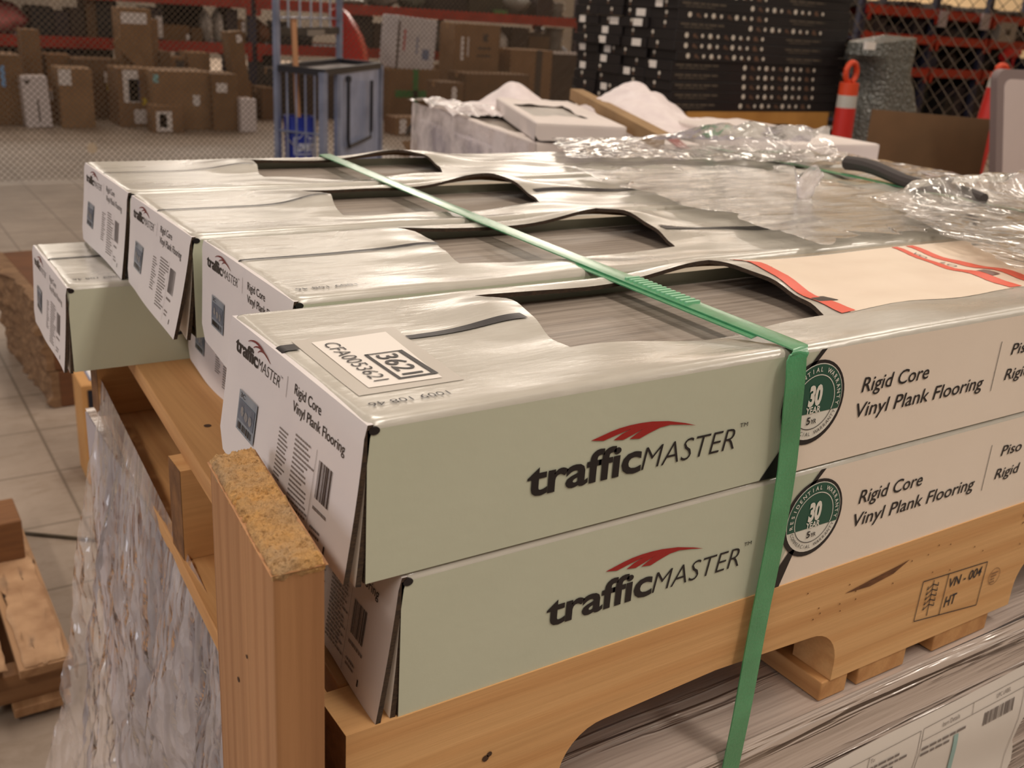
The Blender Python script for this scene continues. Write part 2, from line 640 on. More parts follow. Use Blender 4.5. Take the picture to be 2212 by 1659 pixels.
class Carton:
    def __init__(s, name, label, loc, rz=0, group=None, L=CL, Wd=CW, H=CH, kf=0.012, kb=0.011, seed=1, lift=0.011, window=True, plain=False, press=0.275, gap=0.0, tag_cat='carton'):
        s.L, s.W, s.H, s.kf, s.kb, s.seed, s.lift, s.plain = L, Wd, H, kf, kb, seed, lift, plain
        s.press = press
        s.root = thing(name, label, tag_cat, loc, rz, group)
        rng = random.Random(seed)
        s.ph = [rng.uniform(0, 6.28) for _ in range(8)]
        k = H / CH
        s.yF, s.yB = Wd * 0.27, Wd * 0.905
        white = MAT_WHITE if not plain else PLAIN
        side = MAT_SAGE if not plain else PLAIN
        # body: base, long sides, far end; the end behind the flap is a kraft panel
        b = MB()
        xs = 0.273
        t = 0.0035
        zt = H - 0.0045
        if plain:
            b.add([(0, 0, 0), (L, 0, 0), (L, 0, zt), (0, 0, zt)], [(0, 1, 2, 3)], 0)
        else:
            xt = 0.302
            b.add([(0, 0, 0), (xs, 0, 0), (xt, 0, zt), (0, 0, zt)], [(0, 1, 2, 3)], 0)
            b.add([(xs, 0, 0), (L, 0, 0), (L, 0, zt), (xt, 0, zt)], [(0, 1, 2, 3)], 1)
        b.add([(0, Wd, 0), (L, Wd, 0), (L, Wd, zt), (0, Wd, zt)], [(3, 2, 1, 0)], 0)
        b.add([(0, 0, 0), (L, 0, 0), (L, Wd, 0), (0, Wd, 0)], [(3, 2, 1, 0)], 0)
        b.add([(L, 0, 0), (L, Wd, 0), (L, Wd, zt), (L, 0, zt)], [(0, 1, 2, 3)], 0)
        b.add([(t, t, t), (t, Wd - t, t), (t, Wd - t, zt), (t, t, zt)], [(3, 2, 1, 0)], 2)
        # raw corrugated rim of the near end
        b.add([(0, 0, 0), (0, 0, zt), (0, t, zt), (0, t, 0), (t, t, 0), (t, t, zt)], [(3, 2, 1, 0), (5, 4, 3, 2)], 3)
        b.add([(0, Wd, 0), (0, Wd, zt), (0, Wd - t, zt), (0, Wd - t, 0)], [(0, 1, 2, 3)], 3)
        b.build('body', [side, white, MAT_KRAFT_IN, MAT_KRAFT_EDGE], s.root)
        b = MB()
        b.prism([(0.0034 + 0.0028 * math.cos(q * math.pi / 7), zt - 0.0006 + 0.0021 * math.sin(q * math.pi / 7)) for q in range(14)], lambda u, v, t_: (u, t_, v), -0.0004, 0.001)
        b.build('corner_slot', MAT_INK, s.root)
        s.top(window)
        if window:
            b = MB()
            b.box(0.012, L - 0.012, 0.006, Wd - 0.006, H - 0.030 * k, H - 0.0125 * k)
            b.build('plank', MAT_PLANK, s.root)
        s.flaps()

    def xl(s, y):
        return 0.150 + 0.019 * sstep((y - s.W * 0.27) / (s.W * 0.5)) - 0.012 * sstep((y - s.W * 0.80) / (s.W * 0.12))

    def xr(s, y):
        t = (y - s.yF) / (s.yB - s.yF)
        t = max(0, min(1, t))
        return 0.352 + 0.030 * math.sin(math.pi * (0.12 + 0.72 * t))

    def zt(s, x, y):
        H, Wd = s.H, s.W
        e = min(y, Wd - y)
        z = H
        if e < 0.006:
            z -= 0.0052 * (1 - math.sqrt(max(0, 1 - (1 - e / 0.006) ** 2)))
        if x < 0.005:
            z -= 0.0025 * (1 - x / 0.005) ** 2
        q = math.sin(math.pi * min(1, max(0, e / (Wd * 0.35))) / 2)
        # board that has sagged and buckled a little under its neighbours
        w = 0.0
        w += 0.0022 * math.sin(x * 21 + y * 16 + s.ph[0]) * math.sin(y * 38 + s.ph[1])
        w += 0.0012 * math.sin(x * 47 - y * 55 + s.ph[2])
        w += 0.0007 * math.sin(x * 18 + y * 140 + s.ph[3])
        z += q * w * sstep((x - 0.065) / 0.09) - 0.0015 * q
        g = math.exp(-((x - s.xr(y)) / 0.052) ** 2) * math.exp(-((y - Wd * 0.80) / (Wd * 0.26)) ** 2)
        z += s.lift * g
        z += 0.005 * math.exp(-((x - 0.152) / 0.03) ** 2) * math.exp(-((y - Wd * 0.62) / (Wd * 0.25)) ** 2)
        z -= 0.004 * math.exp(-((x - s.press) / 0.05) ** 2) * q
        return z

    def top(s, window):
        n1, n2, n3 = 30, 22, 70
        Wd, L = s.W, s.L
        ys = [0, 0.0012, 0.003, 0.006] + list(np.linspace(0.012, s.yF, 7)) + list(np.linspace(s.yF, s.yB, 18))[1:] + list(np.linspace(s.yB, Wd - 0.006, 4))[1:] + [Wd - 0.003, Wd - 0.0012, Wd]
        jF, jB = ys.index(s.yF), ys.index(s.yB) if s.yB in ys else min(range(len(ys)), key=lambda i: abs(ys[i] - s.yB))
        if s.plain:
            xl = lambda y: L * 0.22
            xr = lambda y: L * 0.72
        else:
            xl, xr = s.xl, s.xr
        P = []
        for y in ys:
            a, c = xl(y), xr(y)
            x = [0, 0.001, 0.0025, 0.005] + list(np.linspace(0.010, a, n1)) + list(np.linspace(a, c, n2))[1:] + list(np.linspace(c, L, n3))[1:]
            P.append([(q, y, s.zt(q, y)) for q in x])
        P = np.array(P)
        i0 = 4 + n1 - 1
        i1 = i0 + n2 - 1
        b = MB()
        masked_sheet(b, P, (lambda j, i: jF <= j < jB and i0 <= i < i1) if window else (lambda j, i: False), 0.0032, 0, 1, 2)
        b.build('top_panel', [MAT_TOP if not s.plain else PLAIN, MAT_KRAFT_EDGE, MAT_KRAFT_IN], s.root, smooth=True, angle=50)

    def fx(s, u, v):
        k = s.kf + (s.kb - s.kf) * u / s.W
        t = v / s.H
        return -0.0012 * min(1, v / 0.004) - k * t ** 1.25 - 0.0012 * math.sin(u * 42 + s.ph[4]) * t

    def flap_pt(s, u, v, off=0.0):
        return (s.fx(u, v) - off, u, s.H - 0.002 - v)

    def flaps(s):
        nu, nv = 22, 12
        hf = s.H * 0.955
        rows = []
        for j in range(nv + 1):
            r = []
            for i in range(nu + 1):
                u = s.W * i / nu
                # lower edge bows a little, its far corner is rounded off
                h = hf - 0.002 * math.sin(u * 30 + s.ph[5])
                d = (u - (s.W - 0.014)) / 0.014
                if d > 0:
                    h -= 0.012 * (1 - math.sqrt(max(0, 1 - d * d)))
                r.append(s.flap_pt(u, h * j / nv))
            rows.append(r)
        b = MB()
        P = np.array(rows)
        n = np.array([1.0, 0, 0])
        nj, ni = P.shape[:2]
        K = nj * ni
        B = P + n * 0.003
        fs = [(j * ni + i, j * ni + i + 1, (j + 1) * ni + i + 1, (j + 1) * ni + i) for j in range(nj - 1) for i in range(ni - 1)]
        b.v += [tuple(p) for p in P.reshape(-1, 3)] + [tuple(p) for p in B.reshape(-1, 3)]
        ring = [i for i in range(ni)] + [j * ni + ni - 1 for j in range(1, nj)] + [(nj - 1) * ni + i for i in range(ni - 2, -1, -1)] + [j * ni for j in range(nj - 2, 0, -1)]
        ed = [(ring[k], K + ring[k], K + ring[(k + 1) % len(ring)], ring[(k + 1) % len(ring)]) for k in range(len(ring))]
        rim, fold = [e for e in ed if max(e[0], e[3]) >= ni], [e for e in ed if max(e[0], e[3]) < ni]
        for lst, mm in ((fs, 0), ([tuple(q + K for q in f[::-1]) for f in fs], 2), (rim, 1), (fold, 0)):
            b.f += lst
            b.m += [mm] * len(lst)
        s.flap = b.build('end_flap', [MAT_FLAP if not s.plain else PLAIN, MAT_KRAFT_EDGE, MAT_PAPER], s.root, smooth=True, angle=50)
        # the tuck flap folded in behind it
        rows = []
        for j in range(9):
            v = 0.003 + (s.H * 0.93) * j / 8
            rows.append([(0.0005 - s.kf * 0.45 * (j / 8) ** 1.6 * (1 - u / 0.075), u + 0.001, s.H - 0.004 - v) for u in np.linspace(0, 0.07, 6)])
        b = MB().sheet(rows, 0.003, 0, 1, 0)
        b.build('tuck_flap', [MAT_PAPER, MAT_KRAFT_EDGE], s.root, smooth=True, angle=50)

    # --- print
    def on_front(s, u, w):
        return (u, -0.0005, s.H + w)

    def on_flap(s, y, w):
        return s.flap_pt(y, -w, 0.00035)

    def on_top(s, x, y):
        return (x, y, s.zt(x, y) + 0.0007)

    def print_front(s):
        fn = s.on_front
        b = MB()
        put_text(b, 'traffic', fn, 0.0905, -0.0575, 0.0765, 0.0185, 0, bold=0.024, space=0.97)
        put_text(b, 'MASTER', fn, 0.1675, -0.0577, 0.0715, 0.0135, 0, bold=-0.012, shear=0.18)
        put_text(b, 'TM', fn, 0.2415, -0.0445, 0.0065, 0.0026, 0)
        b.build('brand_lettering', MAT_INK, s.root)
        b = MB()
        swoosh(b, fn, 0.1299, -0.0328, 0.0755)
        b.build('red_swoosh', MAT_RED, s.root)
        # divider stroke, running into the round badge
        b = MB()
        b.add([fn(0.2655, -0.0845), fn(0.281, -0.0845), fn(0.2915, -0.058), fn(0.285, -0.060)], [(0, 1, 2, 3)], 0)
        b.build('divider_stroke', MAT_INK, s.root)
        b = MB()
        b.add([fn(0.2925, -0.016), fn(0.2985, -0.014), fn(0.3085, -0.0035), fn(0.3035, -0.0035)], [(0, 1, 2, 3)], 0)
        b.build('divider_stroke', MAT_INK, s.root)
        cx, cy = 0.3035, -0.0385
        lift = lambda d: (lambda u, w: (u, -0.0005 - d, s.H + w))
        b = MB()
        disc(b, lift(0), cx, cy, 0.0282, 0)
        disc(b, lift(0.0002), cx + 0.0004, cy + 0.0006, 0.0254, 2)
        ang = [R(-17.6) + R(215.2) * k / 40 for k in range(41)]
        b.add([lift(0.0004)(cx + 0.0004 + 0.0248 * math.cos(q), cy + 0.0006 + 0.0248 * math.sin(q)) for q in ang], [tuple(range(41))], 1)
        disc(b, lift(0.0006), cx + 0.0004, cy + 0.0004, 0.0184, 2, 48, R(-22), R(202), 0.0178)
        disc(b, lift(0.0006), cx + 0.0004, cy + 0.0004, 0.0184, 0, 48, R(203), R(337), 0.0179)
        bd = b.build('warranty_badge', [MAT_INK, MAT_GREEN, MAT_WINK], s.root)
        b = MB()
        put_text(b, '30', lift(0.0008), cx - 0.0056, cy - 0.0012, 0.0120, 0.0132, 0, bold=0.05)
        put_text(b, 'YEAR', lift(0.0008), cx - 0.0065, cy - 0.0066, 0.0135, 0.0042, 0, bold=0.025)
        arc_text(b, 'RESIDENTIAL WARRANTY', lift(0.0008), cx + 0.0004, cy + 0.0006, 0.0201, R(90), R(208), 0.0030, 0, bold=0.015)
        put_text(b, '5', lift(0.0008), cx - 0.0042, cy - 0.0140, 0.0034, 0.0048, 1, bold=0.02)
        put_text(b, 'YR', lift(0.0008), cx - 0.0003, cy - 0.0140, 0.0052, 0.0030, 1, bold=0.02)
        arc_text(b, 'COMMERCIAL WARRANTY', lift(0.0008), cx + 0.0004, cy + 0.0006, 0.0228, R(-90), R(138), 0.0026, 1, bold=0.0, inward=True)
        b.build('badge_lettering', [MAT_WINK, MAT_INK], bd)
        b = MB()
        put_text(b, 'Rigid Core', fn, 0.349, -0.0385, 0.069, 0.0100, 0, bold=0.006, shear=0.12)
        put_text(b, 'Vinyl Plank Flooring', fn, 0.347, -0.0560, 0.139, 0.0100, 0, bold=0.006, shear=0.12)
        b.add([fn(0.4975, -0.060), fn(0.4981, -0.060), fn(0.4981, -0.022), fn(0.4975, -0.022)], [(0, 1, 2, 3)], 0)
        put_text(b, 'Piso', fn, 0.513, -0.0340, 0.027, 0.0085, 0, bold=0.006, shear=0.12)
        put_text(b, 'Rigid', fn, 0.512, -0.0535, 0.032, 0.0085, 0, bold=0.006, shear=0.12)
        b.build('product_lettering', MAT_INK, s.root)

    def print_flap(s, minor=True):
        # reading direction runs from the back edge (y = W) to the front edge
        q = s.on_flap
        fn = lambda t, w: q(s.W - t, w)
        b = MB()
        put_text(b, 'traffic', fn, 0.013, -0.0165, 0.037, 0.0085, 0, bold=0.028, space=0.93)
        put_text(b, 'MASTER', fn, 0.0505, -0.0165, 0.034, 0.0062, 0, bold=-0.012, shear=0.18)
        put_text(b, 'TM', fn, 0.085, -0.0105, 0.003, 0.0012, 0)
        put_text(b, 'Rigid Core', fn, 0.105, -0.0125, 0.034, 0.0055, 0, bold=0.004)
        put_text(b, 'Vinyl Plank Flooring', fn, 0.105, -0.0215, 0.064, 0.0055, 0, bold=0.004)
        b.build('end_lettering', MAT_INK, s.flap)
        b = MB()
        for a_, c_ in ((0.0, 0.0), (0.24, -0.035), (0.44, -0.055)):
            up, lo = [], []
            for k in range(15):
                t = k / 14
                u = a_ + (1.0 - a_) * t
                w = c_ + (-0.06 - c_) * t + (0.10 - 0.35 * abs(c_)) * math.sin(math.pi * t ** 0.8)
                wd = 0.011 + 0.022 * math.sin(math.pi * t)
                up.append(fn(0.033 + 0.036 * u, -0.0058 + 0.036 * (w + wd / 2)))
                lo.append(fn(0.033 + 0.036 * u, -0.0058 + 0.036 * (w - wd / 2)))
            b.sheet([up, lo])
        b.build('red_swoosh', mat('brown_red_ink', (112, 44, 42), 0.4), s.flap)
        b = MB()
        b.add([fn(0.0945, -0.018), fn(0.0949, -0.018), fn(0.0949, -0.0065), fn(0.0945, -0.0065)], [(0, 1, 2, 3)], 0)
        text_lines(b, fn, 0.092, 0.106, -0.063, -0.034, 13, s.seed)
        text_lines(b, fn, 0.113, 0.139, -0.072, -0.030, 17, s.seed + 1)
        text_lines(b, fn, 0.143, 0.162, -0.060, -0.056, 1, s.seed + 2)
        text_lines(b, fn, 0.143, 0.156, -0.073, -0.067, 2, s.seed + 3)
        for x in (0.1395,):
            b.add([fn(x, -0.079), fn(x + 0.0003, -0.079), fn(x + 0.0003, -0.030), fn(x, -0.030)], [(0, 1, 2, 3)], 0)
        b.build('fine_print', MAT_GREYINK, s.flap)
        b = MB()
        barcode(b, fn, 0.1435, 0.160, -0.054, -0.034, 22, s.seed)
        b.add([fn(0.1605, -0.0765), fn(0.1620, -0.0765), fn(0.1620, -0.0725), fn(0.1605, -0.0725)], [(0, 1, 2, 3)], 0)
        b.build('barcode', mat('brown_black_ink', (62, 50, 48), 0.5), s.flap)
        b = MB()
        f2 = lambda t, w: tuple(Vector(fn(t, w)) + Vector((-0.0004, 0, 0)))
        rr = lambda x0, x1, y0, y1, m: b.add([f2(x0, y0), f2(x1, y0), f2(x1, y1), f2(x0, y1)], [(0, 1, 2, 3)], m)
        rr(0.027, 0.058, -0.060, -0.036, 0)
        f2 = lambda t, w: tuple(Vector(fn(t, w)) + Vector((-0.0007, 0, 0)))
        rr(0.029, 0.056, -0.053, -0.041, 2)
        for cx in (0.036, 0.043, 0.050):
            disc(b, lambda t, w: tuple(Vector(fn(t, w)) + Vector((-0.0009, 0, 0))), cx, -0.047 - 0.0012 * (cx > 0.04), 0.0030, 3, 7)
        barcode(b, f2, 0.030, 0.055, -0.0585, -0.0545, 16, s.seed + 5, 1)
        put_text(b, '3C', f2, 0.030, -0.0395, 0.008, 0.0026, 1)
        b.build('blue_sticker', [MAT_BLUE_STK, MAT_INK, mat('dark_blue_ink', (78, 84, 98), 0.35, (104, 112, 126), 120), mat('stone_ink', (150, 142, 136), 0.4, (98, 104, 114), 300)], s.flap)

    def stripe(s, x0, x1, w0=0.004, w1=0.007, y=0.113, mm=None, gap=None):
        b = MB()
        n = 40
        rows = [[], []]
        for i in range(n + 1):
            x = x0 + (x1 - x0) * i / n
            w = w0 + (w1 - w0) * i / n
            rows[0].append(s.on_top(x, y - w / 2))
            rows[1].append(s.on_top(x, y + w / 2))
        b.sheet(rows)
        b.build('stripe', MAT_INK, s.root)

    def top_number(s, y=0.0155):
        b = MB()
        # printed upside down as seen from the front
        put_text(b, '1009 108 46', lambda u, v: s.on_top(0.0525 - u, y + 0.0055 - v), 0, 0, 0.043, 0.0052, 0)
        b.build('lot_number', MAT_INK, s.root)


SWOOSH = [(0.0, 0.0), (0.167, 0.038), (0.25, 0.052), (0.348, 0.059), (0.45, 0.059), (0.552, 0.053), (0.717, 0.029), (0.889, -0.016), (1.005, -0.055), (0.874, -0.026), (0.738, -0.004), (0.641, -0.009),
          (0.53, -0.038), (0.45, -0.064), (0.354, -0.051), (0.42, -0.018), (0.479, 0.01), (0.38, -0.022), (0.299, -0.046), (0.206, -0.033), (0.28, 0.003), (0.367, 0.03), (0.23, 0.004), (0.114, -0.021)]


def swoosh(b, fn, x0, y0, L, m=0):
    """red three-lane road sweeping up over the name"""
    b.add([fn(x0 + u * L, y0 + w * L) for u, w in SWOOSH], [tuple(range(len(SWOOSH)))], m)


PLAIN = mat('plain_white_carton', (222, 210, 204), 0.6, (212, 200, 194), 5, bmp=0.06, bscale=90)
GRP = 'flooring cartons stacked on the pine pallet'
Z1 = 1.0 - CH
Z2 = 1.0 - 2 * CH
cA = Carton('flooring_carton', 'white flooring carton with the 3621 sticker and red-striped label on top', (0, 0, Z1), 0, GRP, seed=3, kf=0.012, kb=0.012)
c2 = Carton('flooring_carton', 'upper flooring carton second from the front, just behind the 3621 carton', (0.0449, 0.2028, Z1), 0, GRP, seed=7, kf=0.006, kb=0.005, lift=0.012)
c3 = Carton('flooring_carton', 'upper flooring carton third from the front, its end flap hanging far out', (0.0396, 0.4021, Z1), 0, GRP, seed=11, kf=0.018, kb=0.010, lift=0.013)
c4 = Carton('flooring_carton', 'rearmost upper flooring carton, resting on the lowest rear one with the bare sage side', (0.0399, 0.6031, Z1), 0, GRP, seed=16, kf=0.010, kb=0.010, lift=0.011)
cB = Carton('flooring_carton', 'lower front flooring carton lying under the 3621 carton', (0.0197, 0.0, Z2), 0, GRP, seed=21, kf=0.011, kb=0.010, window=False)
cF = Carton('flooring_carton', 'lower flooring carton in second row, tucked under the second upper carton', (0.105, 0.2028, Z2), 0, GRP, seed=25, kf=0.012, kb=0.010, window=False)
c5 = Carton('flooring_carton', 'lower flooring carton set back from the deck edge under the third upper carton', (0.089, 0.4021, Z2), 0, GRP, seed=29, kf=0.008, kb=0.006, window=False)
cE = Carton('flooring_carton', 'lowest rear flooring carton jutting past the others, bare sage side showing', (-0.0221, 0.5961, Z2), R(-0.5), GRP, seed=33, kf=0.009, kb=0.006, window=False)
for c in (cA, cB, cE):
    c.print_front()
for c in (cA, c2, c3, c4, cB, c5, cE):
    c.print_flap()
cA.stripe(0.0, 0.012, 0.010, 0.010, 0.115)
cA.stripe(0.076, 0.156, 0.0062, 0.0095, 0.108)
cA.stripe(0.382, 0.402, 0.014, 0.014, 0.078)
c2.stripe(0.0, 0.165, 0.003, 0.005, 0.112)
c2.stripe(0.39, 0.60, 0.012, 0.012, 0.10)
c3.stripe(0.0, 0.160, 0.003, 0.004, 0.108)
c3.stripe(0.39, 0.56, 0.008, 0.010, 0.10)
c4.stripe(0.0, 0.160, 0.002, 0.003, 0.112)
cE.stripe(0.0, 0.20, 0.004, 0.004, 0.115)
cA.top_number()
c2.top_number(0.018)
cE.top_number(0.020)

# tracking sticker on the front carton
t_fn = lambda d: (lambda x, y: (x, y, cA.zt(x, y) + 0.0003 + d))


def top_patch(b, fn, quad, m=0, n=30):
    (ax, ay), (bx, by), (cx, cy), (dx, dy) = quad
    rows = []
    for j in range(n + 1):
        t = j / n
        rows.append([fn(*(np.array((ax, ay)) * (1 - u) * (1 - t) + np.array((bx, by)) * u * (1 - t) + np.array((cx, cy)) * u * t + np.array((dx, dy)) * (1 - u) * t)) for u in np.linspace(0, 1, n + 1)])
    b.sheet(rows, 0, m)


b = MB()
top_patch(b, t_fn(0), ((0.011, 0.033), (0.070, 0.033), (0.078, 0.130), (0.013, 0.126)), 0)
top_patch(b, t_fn(0.0003), ((0.020, 0.041), (0.061, 0.040), (0.069, 0.122), (0.022, 0.119)), 1)
stk = b.build('tracking_sticker', [MAT_GREYSTK, MAT_PAPER], cA.root, smooth=True)
b = MB()
tf = lambda u, v: t_fn(0.0008)(0.0235 + v, 0.1135 - u)
put_text(b, 'CFA0053621', tf, 0.0, 0.0025, 0.066, 0.0085, 0, bold=-0.006)
put_text(b, '3621', tf, 0.0295, 0.0205, 0.0335, 0.0118, 0, bold=0.008)
for u0, u1, v0, v1 in ((0.026, 0.0662, 0.0155, 0.0175), (0.026, 0.068, 0.0355, 0.0385), (0.026, 0.0272, 0.0155, 0.0385), (0.066, 0.068, 0.0155, 0.0385)):
    for k in range(14):
        if u1 - u0 > v1 - v0:
            ua, ub = u0 + (u1 - u0) * k / 14, u0 + (u1 - u0) * (k + 1) / 14
            b.add([tf(ua, v0), tf(ub, v0), tf(ub, v1), tf(ua, v1)], [(0, 1, 2, 3)], 0)
        else:
            va, vb = v0 + (v1 - v0) * k / 14, v0 + (v1 - v0) * (k + 1) / 14
            b.add([tf(u0, va), tf(u1, va), tf(u1, vb), tf(u0, vb)], [(0, 1, 2, 3)], 0)
b.build('sticker_lettering', MAT_INK, stk)
# cream label with red borders across the front carton
b = MB()
top_patch(b, t_fn(0.0), ((0.385, 0.046), (0.72, 0.046), (0.72, 0.180), (0.398, 0.180)), 0, 16)
lab = b.build('caution_label', MAT_CREAM, cA.root, smooth=True)
for quad in (((0.377, 0.047), (0.391, 0.047), (0.408, 0.176), (0.396, 0.176)), ((0.575, 0.047), (0.591, 0.047), (0.606, 0.178), (0.598, 0.178)), ((0.612, 0.047), (0.630, 0.047), (0.628, 0.178), (0.618, 0.178))):
    b = MB()
    top_patch(b, t_fn(0.0004), quad, 0, 16)
    b.build('red_border', MAT_REDTAPE, lab, smooth=True)
b = MB()
top_patch(b, t_fn(0.0005), ((0.594, 0.076), (0.606, 0.076), (0.607, 0.092), (0.596, 0.092)), 0, 3)
b.build('label_mark', mat('brown_label_print', (120, 92, 84), 0.5), lab)
b = MB()
lt = lambda u, v: t_fn(0.0006)(0.599 + v, 0.160 - u)
put_text(b, 'VO', lt, 0, 0.003, 0.014, 0.007, 0)
put_text(b, 'LO', lt, 0.030, 0.003, 0.014, 0.007, 0)
b.build('label_print', MAT_GREYINK, lab)
# scuffed grey smudge at the front corner
# ------------------------------------------------------------------ strap
strap_m = mat('green_polyester_strap', (62, 140, 92), 0.28, (74, 156, 106), 30, (1, 6, 1), bmp=0.25, bscale=500, coat=0.9, coat_rough=0.16)
root = thing('strapping_band', 'green plastic strapping band pulled over the white cartons', 'strap', (0.27, 0.0, 1.0))


def strap_path():
    pts = []
    for y in np.linspace(0.796, 0.004, 90):
        x = 0.282 + 0.034 * (y / 0.75) - 0.004 * math.sin(y * 4)
        h = 0.0
        for c, x0, y0 in ((cA, 0, 0), (c2, 0.0449, 0.2028), (c3, 0.0396, 0.4021), (c4, 0.0399, 0.6031)):
            if y0 <= y <= y0 + CW:
                h = 1.0
        pts.append((x, y, 1.0012))
    return pts


pts = [(0.320, 0.7965, z) for z in (0.86, 0.9, 0.94, 0.97, 0.99)] + strap_path()
for i in range(7):
    a = R(90) * i / 6
    pts.append((0.2815 - 0.006 * i / 6, -0.002 - 0.004 * math.sin(a) + 0.004 * 0, 1.0012 - 0.006 + 0.006 * math.cos(a)))
for z in np.linspace(0.985, 0.52, 24):
    x = 0.2755 + 0.007 * sstep((1.0 - z) / 0.09) - 0.012 * sstep((0.90 - z) / 0.25)
    pts.append((x, -0.007 - 0.003 * sstep((0.83 - z) / 0.1), z))


def ribbon(pts, w, thick, tilt=0.0):
    rows = [[], [], []]
    for i, p in enumerate(pts):
        p = Vector(p)
        for k, s_ in ((0, -1), (1, 0), (2, 1)):
            rows[k].append(p + Vector((s_ * w / 2, s_ * w * 0.10 * (1 if p.z > 0.999 else 0), 0.0006 * (1 - abs(s_)))))
    return rows


b = MB()
b.sheet(ribbon(pts, 0.0165, 0), 0.0009)
o = b.build('band', strap_m, root, smooth=True, angle=60)
o.location = Vector((0, 0, 0)) - root.location
b = MB()
tail = [(x - 0.0045, y - 0.002, z - 0.0014) for x, y, z in pts if 0.03 < y < 0.235 and z > 0.999]
b.sheet(ribbon(tail, 0.0165, 0), 0.0009)
o = b.build('band_overlap', strap_m, root, smooth=True, angle=60)
o.location = Vector((0, 0, 0)) - root.location
b = MB()
for i in range(14):
    y = 0.165 - 0.0052 * i
    x = 0.282 + 0.034 * (y / 0.75)
    b.box(x - 0.0062, x + 0.0062, y, y + 0.0024, 1.0012, 1.0026)
o = b.build('crimp_seal', mat('pale_green_weld', (140, 196, 160), 0.3), root)
o.location = Vector((0, 0, 0)) - root.location

# ------------------------------------------------------------------ the pine pallet under the cartons
PX = wood('pine_along_x', (222, 176, 122), (184, 132, 82), 0)
PY = wood('pine_along_y', (206, 156, 102), (160, 112, 68), 1)
PZ = wood('pine_along_z', (178, 134, 92), (140, 100, 64), 2)
END = mat('sawn_pine_end', (128, 88, 52), 0.9, (94, 62, 36), 60, bmp=0.5, bscale=160)
KNOT = mat('dark_knot', (70, 46, 28), 0.8)
pal = thing('wooden_pallet', 'notched pine pallet carrying the white flooring cartons', 'pallet', (0, 0, Z2 - 0.1))
HS = 0.0985          # stringer height; its top is flush with the carton bottoms


def notch(x0, x1, h):
    """outline of one fork notch, running along the lower edge"""
    r = 0.032
    p = []
    for i in range(9):
        a = math.pi - (math.pi / 2) * i / 8
        p.append((x0 + r + r * math.cos(a), h - r + r * math.sin(a)))
    p.append(((x0 + x1) / 2, h + 0.004))
    for i in range(9):
        a = math.pi / 2 - (math.pi / 2) * i / 8
        p.append((x1 - r + r * math.cos(a), h - r + r * math.sin(a)))
    return [(x0, 0.0)] + p + [(x1, 0.0)]


def stringer(y0, y1, xa, top=0.1):
    out = [(xa, 0.0)] + notch(0.128, 0.376, 0.047) + notch(0.600, 0.848, 0.047) + [(1.02, 0.0), (1.02, top), (xa, top)]
    b = MB()
    n = len(out)
    f = lambda u, v, t: (u, t, v)
    b.prism(out, f, y0, y1, 0)
    # end grain
    b.add([(xa - 0.0004, y0, 0), (xa - 0.0004, y1, 0), (xa - 0.0004, y1, top), (xa - 0.0004, y0, top)], [(0, 1, 2, 3)], 1)
    return b.build('stringer', [PX, END], pal)


stringer(-0.001, 0.036, -0.010)
stringer(0.376, 0.410, 0.014, 0.082)
stringer(0.724, 0.758, 0.022, 0.082)
rng = random.Random(5)
xs = 0.0
for k, (xa, wd, rot) in enumerate(((0.001, 0.128, -3.2), (0.19, 0.12, 0.3), (0.33, 0.09, -0.4), (0.47, 0.12, 0.2), (0.62, 0.09, 0.0), (0.76, 0.12, 0.4), (0.90, 0.11, 0.0))):
    b = MB()
    T = Matrix.Rotation(R(rot), 4, 'Z')
    b.box(0, wd, 0.038, 0.80, 0.0825, 0.0998, 0, T)
    o = b.build('deck_board', [PY], pal, bevel=0.0012)
    o.location.x = xa
for xa, wd, rot in ((-0.010, 0.115, -3.2), (0.368, 0.029, 0), (0.410, 0.056, 0), (0.502, 0.072, 0), (0.86, 0.1, 0)):
    b = MB()
    b.box(0, wd, 0.0 if rot == 0 else 0.03, 0.79, -0.0165, -0.0003, 0, Matrix.Rotation(R(rot), 4, 'Z'))
    o = b.build('bottom_board', [PY], pal, bevel=0.001)
    o.location.x = xa
# knots in the front face and deck
b = MB()
disc(b, lambda u, v: (u, -0.0014, v), 0.075, 0.052, 0.0022, 0, 10)
disc(b, lambda u, v: (u * 1.0, -0.0014, v), 0.0775, 0.054, 0.0018, 0, 8)
b.build('knot', KNOT, pal)
b = MB(); disc(b, lambda u, v: (u, v, 0.1002), 0.05, 0.418, 0.0032, 0, 12)
b.build('knot', KNOT, pal)
b = MB(); b.add([(0.372, -0.0015, 0.075), (0.40, -0.0015, 0.079), (0.432, -0.0015, 0.083), (0.442, -0.0015, 0.0845), (0.425, -0.0015, 0.077), (0.40, -0.0015, 0.0735)], [(0, 1, 2, 3, 4, 5)])
b.build('pitch_pocket', mat('pitch_brown', (120, 78, 44), 0.6, (86, 52, 30), 90, (1, 1, 6)), pal)
# heat-treatment stamp
st = lambda u, v: (u, -0.0016, v - Z2 + 1.0 + 0.1 + 0.0)
b = MB()
zz = lambda v: v
fr = [(0.465, -0.245), (0.549, -0.2545), (0.550, -0.2145), (0.466, -0.2100)]


def seg(b, p, q, w=0.0008):
    d = Vector((q[0] - p[0], q[1] - p[1])).normalized() * w / 2
    n = Vector((-d.y, d.x))
    b.add([st(p[0] + n.x, p[1] + n.y), st(q[0] + n.x, q[1] + n.y), st(q[0] - n.x, q[1] - n.y), st(p[0] - n.x, p[1] - n.y)], [(0, 1, 2, 3)])


